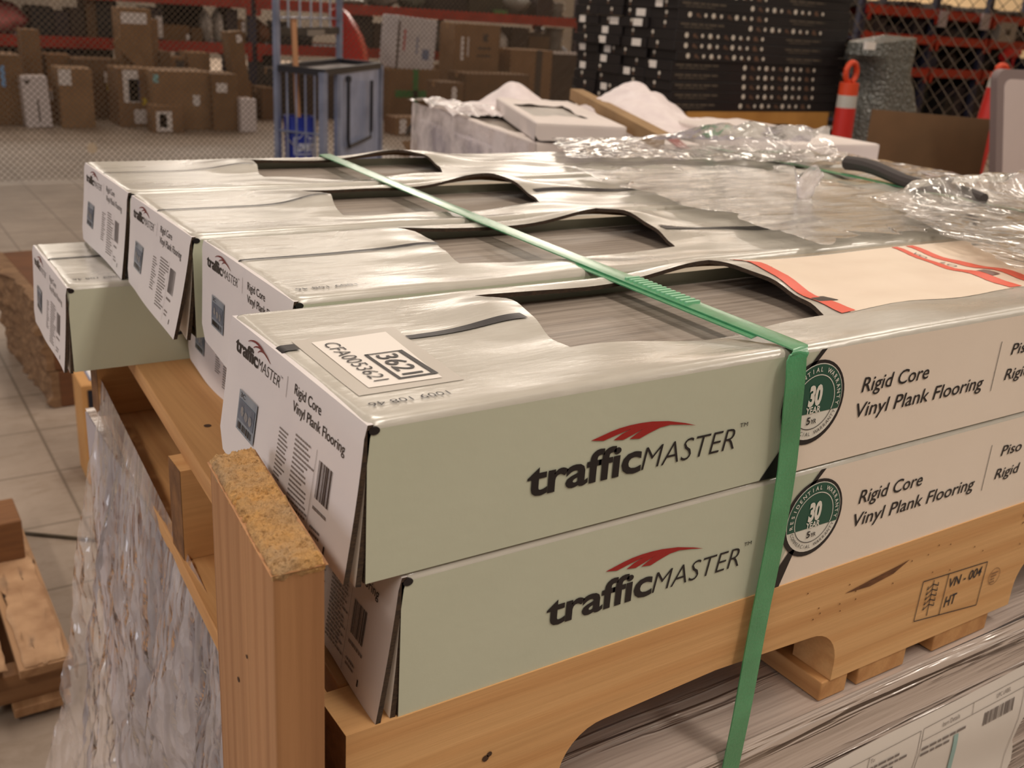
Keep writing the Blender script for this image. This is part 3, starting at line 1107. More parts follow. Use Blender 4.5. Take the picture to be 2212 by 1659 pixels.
for i in range(4):
    seg(b, fr[i], fr[(i + 1) % 4])
seg(b, (0.4975, -0.2485), (0.4985, -0.2120))
for i in range(5):
    z = -0.216 - 0.0045 * i
    seg(b, (0.480, z), (0.4735, z - 0.0035)); seg(b, (0.480, z), (0.487, z - 0.0030))
    seg(b, (0.4735, z - 0.0035), (0.4745, z - 0.0005)); seg(b, (0.487, z - 0.0030), (0.4865, z))
seg(b, (0.480, -0.2125), (0.4805, -0.2445))
put_text(b, 'VN - 004', st, 0.5015, -0.2255, 0.043, 0.0085, bold=0.012, shear=0.1)
put_text(b, 'HT', st, 0.5015, -0.2430, 0.015, 0.0095, bold=0.012, shear=0.1)
b.build('heat_treatment_stamp', mat('stamp_ink', (46, 44, 50), 0.6), pal)
b = MB()
disc(b, st, 0.5655, -0.232, 0.0078, 0, 28, 0, 6.2, 0.0073)
text_lines(b, st, 0.5605, 0.5705, -0.2375, -0.2265, 4, 3)
b.build('round_stamp', mat('faint_stamp_ink', (132, 98, 70), 0.6), pal)
b = MB()
rng = random.Random(9)
for i in range(26):
    disc(b, st, rng.uniform(0.33, 0.62), rng.uniform(-0.19, -0.18) - rng.choice((0, 0.012, 0.02)), 0.0007, 0, 6)
b.build('pin_hole', mat('pin_hole_brown', (112, 74, 40), 0.8), pal)

# ------------------------------------------------------------------ upright board end
post = thing('wooden_board', 'thick rough-sawn board end standing upright against the front carton ends', 'board', (-0.036, 0.04, 0))
q4 = [(-0.0535, -0.021), (-0.0300, -0.022), (-0.0170, 0.106), (-0.0425, 0.101)]
q4 = [(x + 0.036, y - 0.04) for x, y in q4]
b = MB()
f = lambda u, v, t: (u, v, t)
b.prism(q4, f, 0.0, 0.946, 0)
b.build('shaft', wood('board_along_z', (180, 132, 90), (132, 92, 58), 2, 0.7, 1.4), post, bevel=0.0012)
rng = np.random.default_rng(4)
n1, n2 = 150, 46
A, B_, C_, D_ = [np.array(p) for p in (q4[0], q4[1], q4[2], q4[3])]
hf = np.zeros((n1, n2))
from mathutils import noise as mnoise
rows = []
for j in range(n1):
    r = []
    for i in range(n2):
        t, u = j / (n1 - 1), i / (n2 - 1)
        p = A * (1 - t) * (1 - u) + B_ * (1 - t) * u + C_ * t * u + D_ * t * (1 - u)
        v = Vector((p[0] * 260, p[1] * 420, 1.3))
        h = 0.0022 * mnoise.fractal(v, 0.7, 2.1, 5) + 0.0016 * mnoise.noise(Vector((p[0] * 60, p[1] * 150, 5.0)))
        cell = mnoise.noise(Vector((p[0] * 130, p[1] * 330, 9.0)))
        if cell > 0.34:
            h -= 0.003 * min(1, (cell - 0.34) * 5)
        e = min(t, 1 - t) * 0.12
        e2 = min(u, 1 - u) * 0.025
        edge = min(e, e2)
        h -= 0.0035 * max(0, 1 - edge / 0.0028) ** 2
        k = 1.0 + 0.07 * mnoise.noise(Vector((t * 26, u * 3, 3.3))) * (1 if e2 < 0.001 or e < 0.001 else 0)
        c = (A + B_ + C_ + D_) / 4
        pp = c + (p - c) * (1.012 + (k - 1) * 0.35)
        r.append((pp[0], pp[1], 0.9495 + h))
    rows.append(r)
b = MB()
P = np.array(rows)
b.sheet(rows)
skirt = [rows[0], [(x, y, 0.941) for x, y, z in rows[0]]]
for line in (rows[0], rows[-1], [r[0] for r in rows], [r[-1] for r in rows]):
    b.sheet([line, [(x * 0.985, y * 0.985, 0.9425 - 0.002 * mnoise.noise(Vector((x * 300, y * 300, 2)))) for x, y, z in line]])
m, N, L, bs = new_mat('fuzzy_end_grain')
v = coords(N, L, (1, 1, 1))
nn = noise(N, L, v, 420, 4, 0.7)
nb = noise(N, L, v, 34, 4)
ca = ramp(N, L, nb, [(0.35, lin((206, 156, 92))), (0.6, lin((184, 150, 110))), (0.75, lin((150, 118, 80)))])
cb = ramp(N, L, nn, [(0.30, (0.42, 0.36, 0.30, 1)), (0.5, (1, 1, 1, 1))])
mx = N.new('ShaderNodeMixRGB'); mx.blend_type = 'MULTIPLY'; mx.inputs[0].default_value = 0.8
L.new(ca, mx.inputs[1]); L.new(cb, mx.inputs[2]); L.new(mx.outputs[0], bs.inputs['Base Color'])
bs.inputs['Roughness'].default_value = 0.95
bump(N, L, nn, bs, 0.9, 0.003)
b.build('sawn_end', m, post, smooth=True, angle=180)
b = MB()
for x, y, z, r in ((-0.0556, 0.05, 0.845, 0.0016), (-0.0562, 0.012, 0.81, 0.0024), (-0.0545, 0.03, 0.872, 0.0012)):
    t = (y + 0.021) / 0.122
    xx = -0.0535 + t * 0.011 - 0.0005
    disc(b, lambda u, w: (xx + 0.036, u - 0.04, w), y, z, r, 0, 10)
b.build('knot', KNOT, post)

# ------------------------------------------------------------------ wrapped load below
def streak_film():
    m, N, L, bs = new_mat('tight_grey_wrap')
    v = coords(N, L, (1.3, 34, 34))
    n = noise(N, L, v, 1.0, 4, 0.6, 0.2)
    n3 = noise(N, L, coords(N, L, (1.2, 9, 9)), 1.0, 3)
    c = ramp(N, L, n3, [(0.3, lin((186, 170, 160))), (0.7, lin((202, 186, 176)))])
    L.new(c, bs.inputs['Base Color'])
    bs.inputs['Roughness'].default_value = 0.22
    bs.inputs['Specular IOR Level'].default_value = 0.8
    bs.inputs['Coat Weight'].default_value = 1.0
    bs.inputs['Coat Roughness'].default_value = 0.05
    rg = ramp(N, L, n, [(0.0, (0, 0, 0, 1)), (0.44, (0.25, 0.25, 0.25, 1)), (0.56, (0.32, 0.32, 0.32, 1)), (0.66, (1, 1, 1, 1))])
    bump(N, L, rg, bs, 0.9, 0.009)
    L.new(bs.inputs['Normal'].links[0].from_socket, bs.inputs['Coat Normal'])
    return m


load = thing('wrapped_load', 'grey stretch-wrapped load with a packing slip, below the pine pallet', 'pallet load', (0, 0, 0))
ZL = Z2 - 0.1 - 0.0175
b = MB()
rows = []
for z in (0.0, 0.3, 0.55, 0.62, 0.67, 0.70, ZL - 0.006, ZL):
    rows.append([(x, -0.008 + (0.004 if z == ZL else 0) + 0.0018 * math.sin(z * 60 + x * 9), z) for x in np.linspace(0.02, 1.04, 40)])
b.sheet(rows)
b.sheet([[(x, y, ZL + (0.0015 * math.sin(x * 31 + y * 25) - 0.0015 if 0.02 < y < 0.78 else 0)) for x in np.linspace(0.02, 1.04, 40)] for y in np.linspace(-0.004, 0.80, 14)])
b.box(0.02, 1.04, 0.0, 0.80, 0.0, ZL - 0.004, 1)
b.build('wrapped_block', [streak_film(), mat('grey_carton_side', (196, 186, 186), 0.5, (170, 162, 168), 6)], load, smooth=True, angle=40)
# packing slip in its pouch
sl = lambda d: (lambda u, v: (u, -0.0115 - d + 0.0018 * math.sin(v * 60 + u * 9), v))
b = MB()
rows = []
for j in range(15):
    t = j / 14
    rows.append([sl(0)(0.356 + (0.655 - 0.356) * u + 0.006 * t * 0 - (0.0 if u < 0.9 else 0.012 * math.sin(t * 20) * t), 0.6625 + 0.001 * math.sin(u * 7) - 0.20 * t - 0.012 * (1 - u) ** 2 * 0) for u in np.linspace(0, 1, 24)])
b.sheet(rows)
lab = b.build('packing_slip', MAT_PAPER, load, smooth=True, angle=180)
b = MB()
s1 = sl(0.0006)


def sline(x0, y0, x1, y1, w=0.0006):
    d = Vector((x1 - x0, y1 - y0)).normalized() * w / 2
    n_ = 8
    for i in range(n_):
        xa, ya = x0 + (x1 - x0) * i / n_, y0 + (y1 - y0) * i / n_
        xb, yb = x0 + (x1 - x0) * (i + 1) / n_, y0 + (y1 - y0) * (i + 1) / n_
        b.add([s1(xa - d.y, ya + d.x), s1(xb - d.y, yb + d.x), s1(xb + d.y, yb - d.x), s1(xa + d.y, ya - d.x)], [(0, 1, 2, 3)])


for l in ((0.366, 0.650, 0.492, 0.650), (0.366, 0.650, 0.366, 0.50), (0.427, 0.650, 0.427, 0.50), (0.492, 0.650, 0.492, 0.47), (0.366, 0.612, 0.492, 0.612), (0.4955, 0.6505, 0.645, 0.6505),
          (0.4955, 0.6505, 0.4955, 0.47), (0.4955, 0.639, 0.645, 0.639), (0.565, 0.6505, 0.565, 0.639), (0.645, 0.6505, 0.645, 0.47)):
    sline(*l)
put_text(b, 'From:', s1, 0.368, 0.6435, 0.012, 0.0038)
put_text(b, 'To:', s1, 0.429, 0.6435, 0.006, 0.0038)
put_text(b, 'Item Details', s1, 0.522, 0.6425, 0.024, 0.0045)
put_text(b, 'UPC LABEL', s1, 0.600, 0.6425, 0.022, 0.0042)
text_lines(b, s1, 0.368, 0.405, 0.614, 0.640, 5, 41)
text_lines(b, s1, 0.430, 0.482, 0.6135, 0.642, 5, 42)
text_lines(b, s1, 0.498, 0.566, 0.622, 0.634, 2, 43)
text_lines(b, s1, 0.429, 0.444, 0.600, 0.610, 2, 44)
barcode(b, s1, 0.585, 0.632, 0.620, 0.6335, 26, 45)
b.build('slip_print', MAT_GREYINK, lab)
b = MB()
s2 = sl(0.0009)
b.sheet([[s2(0.545 + 0.014 * t - w_ * 0.5, 0.627 - 0.075 * t) for t in np.linspace(0, 1, 10)] for w_ in (-0.006, 0.006)])
b.build('teal_marker_stroke', mat('pale_teal_marker', (158, 190, 186), 0.6), lab)

# stretch wrap coming off the load and hanging from the pallet end
FILM_H = film('hanging_stretch_wrap', (242, 230, 228), 0.26, 0.40, 0.08, 12, (1.0, 1.0, 0.45), 0.5, 0.03, 0.2, 0.3, 26)
b = MB()
rows = []
nv, nu = 120, 110
for j in range(nv):
    t = j / (nv - 1)
    r = []
    for i in range(nu):
        s_ = i / (nu - 1)                       # 0 at the back corner, 1 towards the upright board
        y = 0.735 - 0.52 * s_ + 0.06 * t * (0.5 - s_)
        ztop = 0.775 - 0.055 * s_
        z = ztop - t * (0.60 + 0.10 * math.sin(s_ * 4 + 0.6))
        x = 0.012 + 0.014 * (1 - s_)
        x -= (0.012 * t + 0.125 * t ** 3.2) * (1 - s_) ** 1.1 + 0.016 * t
        k = min(1, t * 4)
        a_ = s_ * 5.5 + t * 1.3
        fold = 0.020 * abs(math.sin(a_ * 2.1 + 2.0 * mnoise.noise(Vector((s_ * 2, t * 1.2, 3))))) ** 0.7
        fold += 0.014 * mnoise.noise(Vector((s_ * 8 + t * 3, t * 3.0, 0.7)))
        fold += 0.010 * abs(mnoise.noise(Vector((s_ * 13 - t * 5, t * 9 + s_ * 5, 4.7))))
        fold += 0.005 * abs(mnoise.noise(Vector((s_ * 34 + t * 9, t * 26, 1.7))))
        r.append((x - fold * k, y + 0.2 * fold * k, z))
    rows.append(r)
b.sheet(rows)
o = b.build('stretch_wrap', FILM_H, smooth=True, angle=180)
tag(o, 'torn clear stretch wrap hanging in folds from the pallet end', 'plastic wrap')

# ------------------------------------------------------------------ loose plastic over the far ends of the cartons
def crumple(x0, x1, y0, y1, hfun, nx=70, ny=60):
    return [[(x, y, hfun((x - x0) / (x1 - x0), (y - y0) / (y1 - y0), x, y)) for x in np.linspace(x0, x1, nx)] for y in np.linspace(y0, y1, ny)]


FILM_T = film('loose_clear_wrap', (242, 234, 228), 0.28, 0.36, 0.09, 20, (1, 1, 1), 0.35, 0.02, 0.14, 0.3, 20)
FILM_W = film('white_wrap', (236, 226, 226), 0.62, 0.25, 0.16, 10, (1, 1, 1), 0.3, 0.014, 0.14)
nz = lambda x, y, s, k=0.0: mnoise.noise(Vector((x * s, y * s, k)))


def skew_sheet(c00, c10, c11, c01, hfun, nx=80, ny=60, wob=0.012):
    """cloth-like sheet over the quad of ground points, with a ragged outline"""
    rows = []
    for j in range(ny):
        v = j / (ny - 1)
        r = []
        for i in range(nx):
            u = i / (nx - 1)
            p = (Vector(c00) * (1 - u) + Vector(c10) * u) * (1 - v) + (Vector(c01) * (1 - u) + Vector(c11) * u) * v
            e = max(abs(u - 0.5), abs(v - 0.5)) * 2
            k = wob * max(0, e - 0.6) / 0.4
            x = p.x + k * nz(u * 5, v * 5, 1.7, 1)
            y = p.y + k * nz(u * 5, v * 5, 1.7, 7)
            r.append((x, y, hfun(u, v, x, y)))
        rows.append(r)
    return rows


b = MB()
b.sheet(skew_sheet((0.60, 0.68), (1.00, 0.55), (1.16, 0.80), (0.70, 0.86),
                   lambda u, v, x, y: 1.008 + 0.030 * math.exp(-((v - 0.80 + 0.25 * u) / 0.13) ** 2) * sstep(u * 2.4 - 0.5) + 0.010 * (0.3 + u) * abs(nz(x, y, 15)) + 0.004 * abs(nz(x, y, 44, 3)) + 0.010 * sstep(u * 3 - 1) * abs(nz(x, y, 24, 5))))
tag(b.build('plastic_sheet', FILM_T, smooth=True, angle=180), 'clear plastic sheet crumpled across the rear ends of the flooring cartons', 'plastic wrap')
b = MB()
b.sheet(skew_sheet((0.60, 0.06), (1.05, 0.02), (1.06, 0.36), (0.76, 0.33),
                   lambda u, v, x, y: 1.009 + 0.022 * math.exp(-((v - 0.93) / 0.07) ** 2) * sstep(u * 4) + 0.005 * abs(nz(x, y, 14)) + 0.0015 * abs(nz(x, y, 50, 3)), wob=0.02))
tag(b.build('plastic_sheet', FILM_T, smooth=True, angle=180), 'clear plastic sheet folded over the cream label end of the 3621 carton', 'plastic wrap')
b = MB()
b.sheet(skew_sheet((0.52, 0.205), (0.80, 0.20), (0.86, 0.57), (0.55, 0.60),
                   lambda u, v, x, y: 1.0065 + 0.003 * abs(nz(x, y, 12)) + 0.0018 * abs(nz(x * 0.5, y * 3, 24, 3)), wob=0.05))
tag(b.build('plastic_sheet', film('tight_clear_wrap', (242, 234, 226), 0.24, 0.34, 0.13, 10, (1, 6, 1), 0.28, 0.008, 0.14), smooth=True, angle=180), 'tight clear plastic stretched over the second and third upper cartons', 'plastic wrap')
p0 = atz(1737, 430, 1.006)
b = MB()
rows = []
for j in range(22):
    t = j / 21
    r = []
    for i in range(26):
        a = 2 * math.pi * i / 25
        rr = 0.006 + 0.014 * t + 0.006 * nz(a * 0.9, t * 3, 1.0, 2) * (0.4 + t)
        r.append((p0.x + rr * math.cos(a), p0.y + rr * math.sin(a) * 0.7, p0.z - 0.003 + 0.033 * t + 0.006 * t * math.sin(3 * a)))
    rows.append(r)
b.sheet(rows)
tag(b.build('plastic_tuft', FILM_W, smooth=True, angle=180), 'small upright tuft of torn white plastic on the upper cartons', 'plastic scrap')

# second strap near the far ends
b = MB()
pts2 = [(0.955 - 0.02 * (0.8 - y) / 0.8, y, 1.0016) for y in np.linspace(0.796, 0.003, 70)] + [(0.936, -0.006, z) for z in np.linspace(0.994, 0.52, 12)]
b.sheet(ribbon(pts2, 0.0165, 0), 0.0009)
tag(b.build('strapping_band', strap_m, smooth=True, angle=60), 'second green strapping band, half hidden under plastic at the far carton ends', 'strap')

# dark wrapped load standing against the far ends
root = thing('wrapped_load', 'dark load under glossy torn plastic, standing past the far carton ends', 'pallet load', (1.4, 0.55, 0))
b = MB()
b.box(-0.32, -0.17, -0.75, 0.22, 0.0, 0.968, 0)
b.build('dark_block', mat('charcoal_carton', (70, 62, 58), 0.45, (44, 38, 38), 8), root, bevel=0.004)
for k in range(5):
    b = MB()
    y = -0.72 + 0.19 * k
    b.box(-0.325, -0.18, y, y + 0.175 - (0.04 if k == 5 else 0), 0.968, 0.985 - 0.002 * (k % 2), 0)
    b.build('plank_bundle', mat('dark_plank_edge', (82, 74, 70), 0.4, (58, 52, 50), 12, (1, 12, 1)), root, bevel=0.003)
b = MB()
b.sheet(skew_sheet((-0.34, -0.74), (-0.16, -0.74), (-0.165, 0.22), (-0.34, 0.21), lambda u, v, x, y: 0.988 + 0.010 * abs(nz(x, y, 9, 4)) + 0.004 * abs(nz(x, y, 25, 2)), wob=0.02))
b.build('torn_plastic', FILM_T, root, smooth=True, angle=180)
a, c = atz(1832, 352, 1.012), atz(2125, 432, 1.012)
b = MB()
b.tube([a.lerp(c, t) + Vector((0, 0, 0.003 * math.sin(t * 9))) for t in np.linspace(0, 1, 14)], [0.010 - 0.004 * t for t in np.linspace(0, 1, 14)], 10)
tag(b.build('rolled_strip', mat('charcoal_rubber', (58, 50, 48), 0.6), smooth=True), 'dark rolled strip lying along the far carton ends', 'strip')

# ------------------------------------------------------------------ second load, plain white cartons
pal2 = thing('wrapped_load', 'white stretch-wrapped block of cartons behind the flooring cartons', 'pallet load', (1.35, 1.55, 0), R(-11))
b = MB()
b.box(-0.245, 0.17, -0.12, 0.72, 0.0, 0.872, 0)
b.build('wrapped_block', mat('lilac_white_wrap', (196, 186, 196), 0.35, (180, 172, 186), 7, bmp=0.4, bscale=14), pal2, bevel=0.004)
b = MB()
rows = []
for j in range(50):
    t = j / 49
    rows.append([(-0.252 - 0.010 * abs(nz(y, t, 3, 1)) - 0.003 * abs(nz(y, t, 14, 4)) - 0.006 * t, -0.13 + 0.88 * y, 0.918 - 0.5 * t - 0.10 * t * (1 - y) + 0.004 * nz(y, 0.3, 6, 8)) for y in np.linspace(0, 1, 70)])
b.sheet(rows)
b.sheet([[(-0.26 + 0.15 * x, 0.36 + 0.42 * y, 0.918 + 0.035 * abs(nz(x, y, 2.2, 2)) + 0.010 * abs(nz(x, y, 7, 5))) for x in np.linspace(0, 1, 40)] for y in np.linspace(0, 1, 50)])
b.build('stretch_wrap', FILM_W, pal2, smooth=True, angle=180)
PG = 'plain white cartons on the wrapped block'


def plain(label, nl, ang, top, L=0.80, Wd=0.205, H=0.040, window=True, seed=1):
    a = R(ang)
    x, y = nl[0] + Wd * math.sin(a), nl[1] - Wd * math.cos(a)
    return Carton('plain_carton', label, (x, y, top - H), a, PG, L=L, Wd=Wd, H=H, plain=True, kf=0.001, kb=0.001, lift=0.0, window=window, press=9, seed=seed)


plain('plain white carton lying askew on top, open window showing grey planks', (1.11, 1.50), 66, 0.957, L=0.62, seed=51)
plain('plain white carton in the lower layer, under the askew one', (1.112, 1.495), 78.6, 0.914, seed=52)
plain('plain white carton beside the askew one, a brown edge strip across it', (1.335, 1.47), 78.6, 0.914, seed=53)
plain('closed plain white carton at the far side, plastic heaped over it', (1.545, 1.16), 84, 0.950, L=0.5, Wd=0.26, H=0.055, window=False, seed=54)
root = thing('wrapped_load', 'low white block carrying the closed plain carton', 'pallet load', (1.66, 1.45, 0), R(-6))
b = MB(); b.box(-0.10, 0.3, -0.45, 0.5, 0, 0.890)
b.build('wrapped_block', _MC['lilac_white_wrap'], root, bevel=0.004)
b = MB()
b.sheet([[(-0.11 + 0.4 * x, -0.47 - 0.01 * abs(nz(x, t, 6)), 0.90 - 0.4 * t) for x in np.linspace(0, 1, 30)] for t in np.linspace(0, 1, 20)])
b.build('stretch_wrap', FILM_W, root, smooth=True, angle=180)
# kraft edge strip
a, c = Vector((1.60, 2.02, 0.985)), Vector((1.258, 1.22, 0.955))
root = thing('edge_protector', 'long brown cardboard edge strip lying across the plain white cartons', 'edge strip', a)
b = MB()
b.flat_bar((0, 0, 0), c - a, 0.034, 0.004, (0, 0, 1))
b.flat_bar(Vector((-0.016, 0.006, -0.013)), c - a + Vector((-0.016, 0.006, -0.013)), 0.004, 0.03, (0, 0, 1))
b.build('angle_strip', mat('strip_kraft', (156, 124, 84), 0.8, (136, 106, 70), 12), root)
b = MB()
d = (c - a).normalized()
b.flat_bar(c - a, c - a + d * 0.085 + Vector((0, 0, -0.006)), 0.024, 0.003)
b.build('red_tip', mat('dull_red', (128, 34, 30), 0.5), root)
b = MB()
b.sheet(skew_sheet((1.36, 1.52), (1.75, 1.48), (1.86, 2.12), (1.44, 2.05),
                   lambda u, v, x, y: 0.918 + 0.095 * math.exp(-((v - 0.45) / 0.28) ** 2) * math.exp(-((u - 0.5) / 0.32) ** 2) + 0.02 * abs(nz(x, y, 9)) + 0.012 * abs(nz(x, y, 28, 3)), wob=0.05))
tag(b.build('foam_sheet', mat('white_foam_wrap', (230, 218, 216), 0.5, (220, 206, 206), 30, bmp=0.5, bscale=60), smooth=True, angle=180), 'crumpled white foam sheet heaped behind the brown edge strip', 'foam wrap')
b = MB()
b.sheet(skew_sheet((1.25, 2.0), (1.55, 1.95), (1.62, 2.3), (1.32, 2.35), lambda u, v, x, y: 0.915 + 0.075 * math.exp(-((u - 0.62) / 0.25) ** 2 - ((v - 0.5) / 0.3) ** 2) + 0.01 * abs(nz(x, y, 20)), 40, 40))
tag(b.build('foam_sheet', _MC['white_foam_wrap'], smooth=True, angle=180), 'small peaked white foam sheet behind the askew plain carton', 'foam wrap')

# ------------------------------------------------------------------ tall stack of black cartons
BLK = mat('black_printed_carton', (30, 24, 24), 0.42, (22, 17, 18), 6)
ICW = mat('pale_icon', (206, 196, 182), 0.5)
ICB = mat('brown_icon', (98, 70, 52), 0.6)
GTX = mat('dim_print', (92, 80, 66), 0.6)
SX0, SX1, SY0, DY, HB = 2.462, 3.40, 2.60, 0.155, 0.0360
zk0, zk1 = at(1700, 281, SY0).z, at(1700, 241, SY0).z
ORD = ['first', 'second', 'third', 'fourth', 'fifth', 'sixth', 'seventh', 'eighth', 'ninth', 'tenth', 'eleventh', 'twelfth', 'thirteenth', 'fourteenth', 'fifteenth', 'sixteenth', 'seventeenth', 'eighteenth', 'nineteenth', 'twentieth', 'twenty-first', 'twenty-second', 'twenty-third', 'twenty-fourth']


def icons_mesh(flip):
    b = MB()
    Lb = SX1 - SX0
    f = lambda u, v: (u, -0.0008, v)
    xi = 0.06 if not flip else 0.40
    for i in range(11):
        x = Lb * (xi + 0.042 * i)
        disc(b, f, x, HB * 0.55, HB * (0.20 if i % 3 else 0.27), 0 if i % 4 != 1 else 1, 10)
        if i % 2:
            disc(b, f, x + 0.012, HB * 0.4, HB * 0.13, 1, 8)
    return b


def text_mesh_bar(flip):
    b = MB()
    Lb = SX1 - SX0
    x0 = Lb * (0.62 if not flip else 0.02)
    text_lines(b, lambda u, v: (u, -0.0008, v), x0, x0 + Lb * 0.26, HB * 0.55, HB * 0.78, 1, 5 + flip, 0, 0.7)
    text_lines(b, lambda u, v: (u, -0.0008, v), x0 + Lb * 0.02, x0 + Lb * 0.22, HB * 0.3, HB * 0.45, 1, 8 + flip, 0, 0.6)
    return b


icon_me, bar_me, end_me = {}, {}, {}
proto = []


def black_carton(label, x, y, z, flip, front, endlab):
    root = thing('black_carton', label, 'carton', (x, y, z), 0, 'black printed cartons of the tall stack')
    if 'body' not in icon_me:
        b = MB(); b.box(0, SX1 - SX0, 0, DY - 0.004, 0, HB - 0.0012)
        o = b.build('body', BLK, root, bevel=0.0012)
        icon_me['body'] = o.data
    else:
        o = bpy.data.objects.new('body', icon_me['body']); COL.objects.link(o); o.parent = root
    parts = []
    if front:
        parts += [('icon_row', ('i', flip), lambda: icons_mesh(flip), [ICW, ICB]), ('print_bar', ('t', flip), lambda: text_mesh_bar(flip), [GTX])]
    ek = rng.randrange(3)

    def end_icon():
        b = MB()
        f = lambda u, v: (-0.0008, DY - u, v)
        o_ = 0.03 + 0.03 * ek
        disc(b, f, o_, HB * 0.66, HB * 0.2, 0, 8)
        b.add([f(o_ - 0.004, HB * 0.15), f(o_ + 0.004, HB * 0.15), f(o_ + 0.004, HB * 0.4), f(o_ - 0.004, HB * 0.4)], [(0, 1, 2, 3)], 1)
        return b
    parts.append(('end_icon', ('e', ek), end_icon, [ICW, ICB]))
    if endlab:
        def lab():
            b = MB()
            f = lambda u, v: (-0.0010, DY - u, v)
            o_ = 0.07 if endlab == 1 else 0.03
            w = 0.055 if endlab == 1 else 0.04
            b.add([f(o_, HB * 0.12), f(o_ + w, HB * 0.12), f(o_ + w, HB * 0.85), f(o_, HB * 0.85)], [(0, 1, 2, 3)], 0)
            return b
        parts.append(('white_label', ('l', endlab), lab, [MAT_PAPER]))
    for nm, key, fn, ms in parts:
        if key not in icon_me:
            icon_me[key] = fn().build(nm, ms, root).data
        else:
            o = bpy.data.objects.new(nm, icon_me[key]); COL.objects.link(o); o.parent = root


rng = random.Random(77)
ROWN = ['facing', 'second', 'third', 'rear']
nb = 2
for k in range(nb):
    for r_ in range(4):
        z = zk0 - HB * (k + 1)
        black_carton('black printed carton in the %s row, %s layer below the tan carton' % (ROWN[r_], ORD[k]), SX0 + 0.16 + rng.uniform(-0.01, 0.01), SY0 + DY * r_, z, 1, r_ == 0, 0)
flips = [1, 1, 1, 1, 1, 0, 0, 0, 1, 0, 1, 0, 1]
for k in range(13):
    for r_ in range(4):
        z = zk1 + HB * k
        el = rng.choice((0, 0, 1, 2)) if r_ else rng.choice((0, 0, 2))
        black_carton('black printed carton in the %s row, %s layer above the tan carton' % (ROWN[r_], ORD[k]), SX0 + rng.uniform(-0.006, 0.012) - 0.012 * (k > 5), SY0 + DY * r_ + rng.uniform(-0.003, 0.003) * (r_ == 0), z, flips[k], r_ == 0, el)
root = thing('tan_carton', 'tan carton wedged between the black cartons of the tall stack', 'carton', (SX0 + 0.1, SY0 + 0.004, zk0))
b = MB(); b.box(0, 0.80, 0, DY * 4 - 0.02, 0, zk1 - zk0 - 0.001)
b.build('body', mat('tan_yellow_carton', (190, 138, 68), 0.7, (176, 124, 58), 8), root, bevel=0.002)
b = MB(); b.box(0.36, 0.56, -0.003, 0.0, 0.0, 0.024)
b.build('dark_handle_slot', BLK, root)
root = thing('wooden_pallet', 'pallet under the tall stack of black cartons', 'pallet', (SX0 + 0.1, SY0, 0))
zt = zk0 - HB * nb
for i in range(3):
    b = MB(); b.box(0.05, 0.9, 0.02 + 0.27 * i, 0.06 + 0.27 * i, 0, zt - 0.02); b.build('stringer', PX, root)
for i in range(6):
    b = MB(); b.box(0.05 + 0.15 * i, 0.15 + 0.15 * i, 0, 0.62, zt - 0.02, zt - 0.0005); b.build('deck_board', PY, root)

# ------------------------------------------------------------------ things at the right: markers, cardboard, board, bubble pack
ORANGE = mat('marker_orange', (214, 72, 34), 0.5)
REFL = mat('reflective_grey', (190, 186, 178), 0.35)
REDB = mat('marker_red', (196, 44, 36), 0.5)


def marker(label, Y, axis_px, secs):
    """upright tube marker: axis_px are two picture points on its axis, secs the heights where the colours change"""
    p0, p1 = at(*axis_px[0], Y), at(*axis_px[1], Y)
    ax = (p1 - p0) / (p1.z - p0.z)
    base = p0 - ax * p0.z
    root = thing('channelizer_post', label, 'traffic marker', base)
    b = MB(); b.lathe([(0.17, 0.0), (0.17, 0.03), (0.12, 0.05), (0.055, 0.06)], 20); b.build('rubber_base', mat('black_rubber', (30, 28, 28), 0.8), root)
    zs = [0.05] + [at(axis_px[0][0], y, Y).z for y in secs]
    for k, (nm, mm) in enumerate((('red_section', REDB), ('reflective_band', REFL), ('orange_section', ORANGE))):
        b = MB(); b.tube([ax * zs[k], ax * zs[k + 1]], [0.052 - 0.016 * zs[k], 0.052 - 0.016 * zs[k + 1]], 18, 0); b.build(nm, mm, root, smooth=True)
    c_ = ax * zs[3]
    hh = zs[4] - zs[3]
    b = MB()
    b.tube([c_ + Vector((0.030 * math.cos(a), 0, hh * 0.5 + hh * 0.5 * math.sin(a))) for a in np.linspace(R(-75), R(255), 20)], 0.011, 8)
    b.build('loop_handle', ORANGE, root, smooth=True)


marker('orange and red traffic marker with loop handle beside the black cartons', 2.3, ((1812, 330), (1838, 160)), (232, 205, 178, 134))
marker('slim red and grey traffic marker behind the white board', 2.0, ((2138, 240), (2166, 146)), (192, 170, 158, 140))
# cardboard sheet
a0, a1, a2, a3 = at(1885, 236, 1.95), at(2142, 258, 1.75), at(2142, 402, 1.75), at(1880, 345, 1.95)
root = thing('cardboard_sheet', 'large brown cardboard sheet standing upright beside the white board', 'cardboard', (a0.x, a0.y, 0))
b = MB()
A, B_ = Vector((0, 0, 0)), Vector((a1.x - a0.x, a1.y - a0.y, 0))
d = B_.normalized(); n_ = Vector((-d.y, d.x, 0))
vs = []
for o_ in (0, 0.006):
    vs += [A + n_ * o_, B_ + n_ * o_, B_ + n_ * o_ + Vector((0, 0, a1.z)), A + n_ * o_ + Vector((0, 0, a0.z))]
b.add(vs, [(0, 1, 2, 3), (7, 6, 5, 4), (0, 4, 5, 1), (1, 5, 6, 2), (2, 6, 7, 3), (3, 7, 4, 0)])
b.build('sheet', KR(3), root)
b = MB()
b.box(0.0, 0.03, 0.0, 0.16, 0.0, 0.012, 0, Matrix.Translation(B_ * 0.3) @ Matrix.Rotation(math.atan2(d.y, d.x), 4, 'Z'))
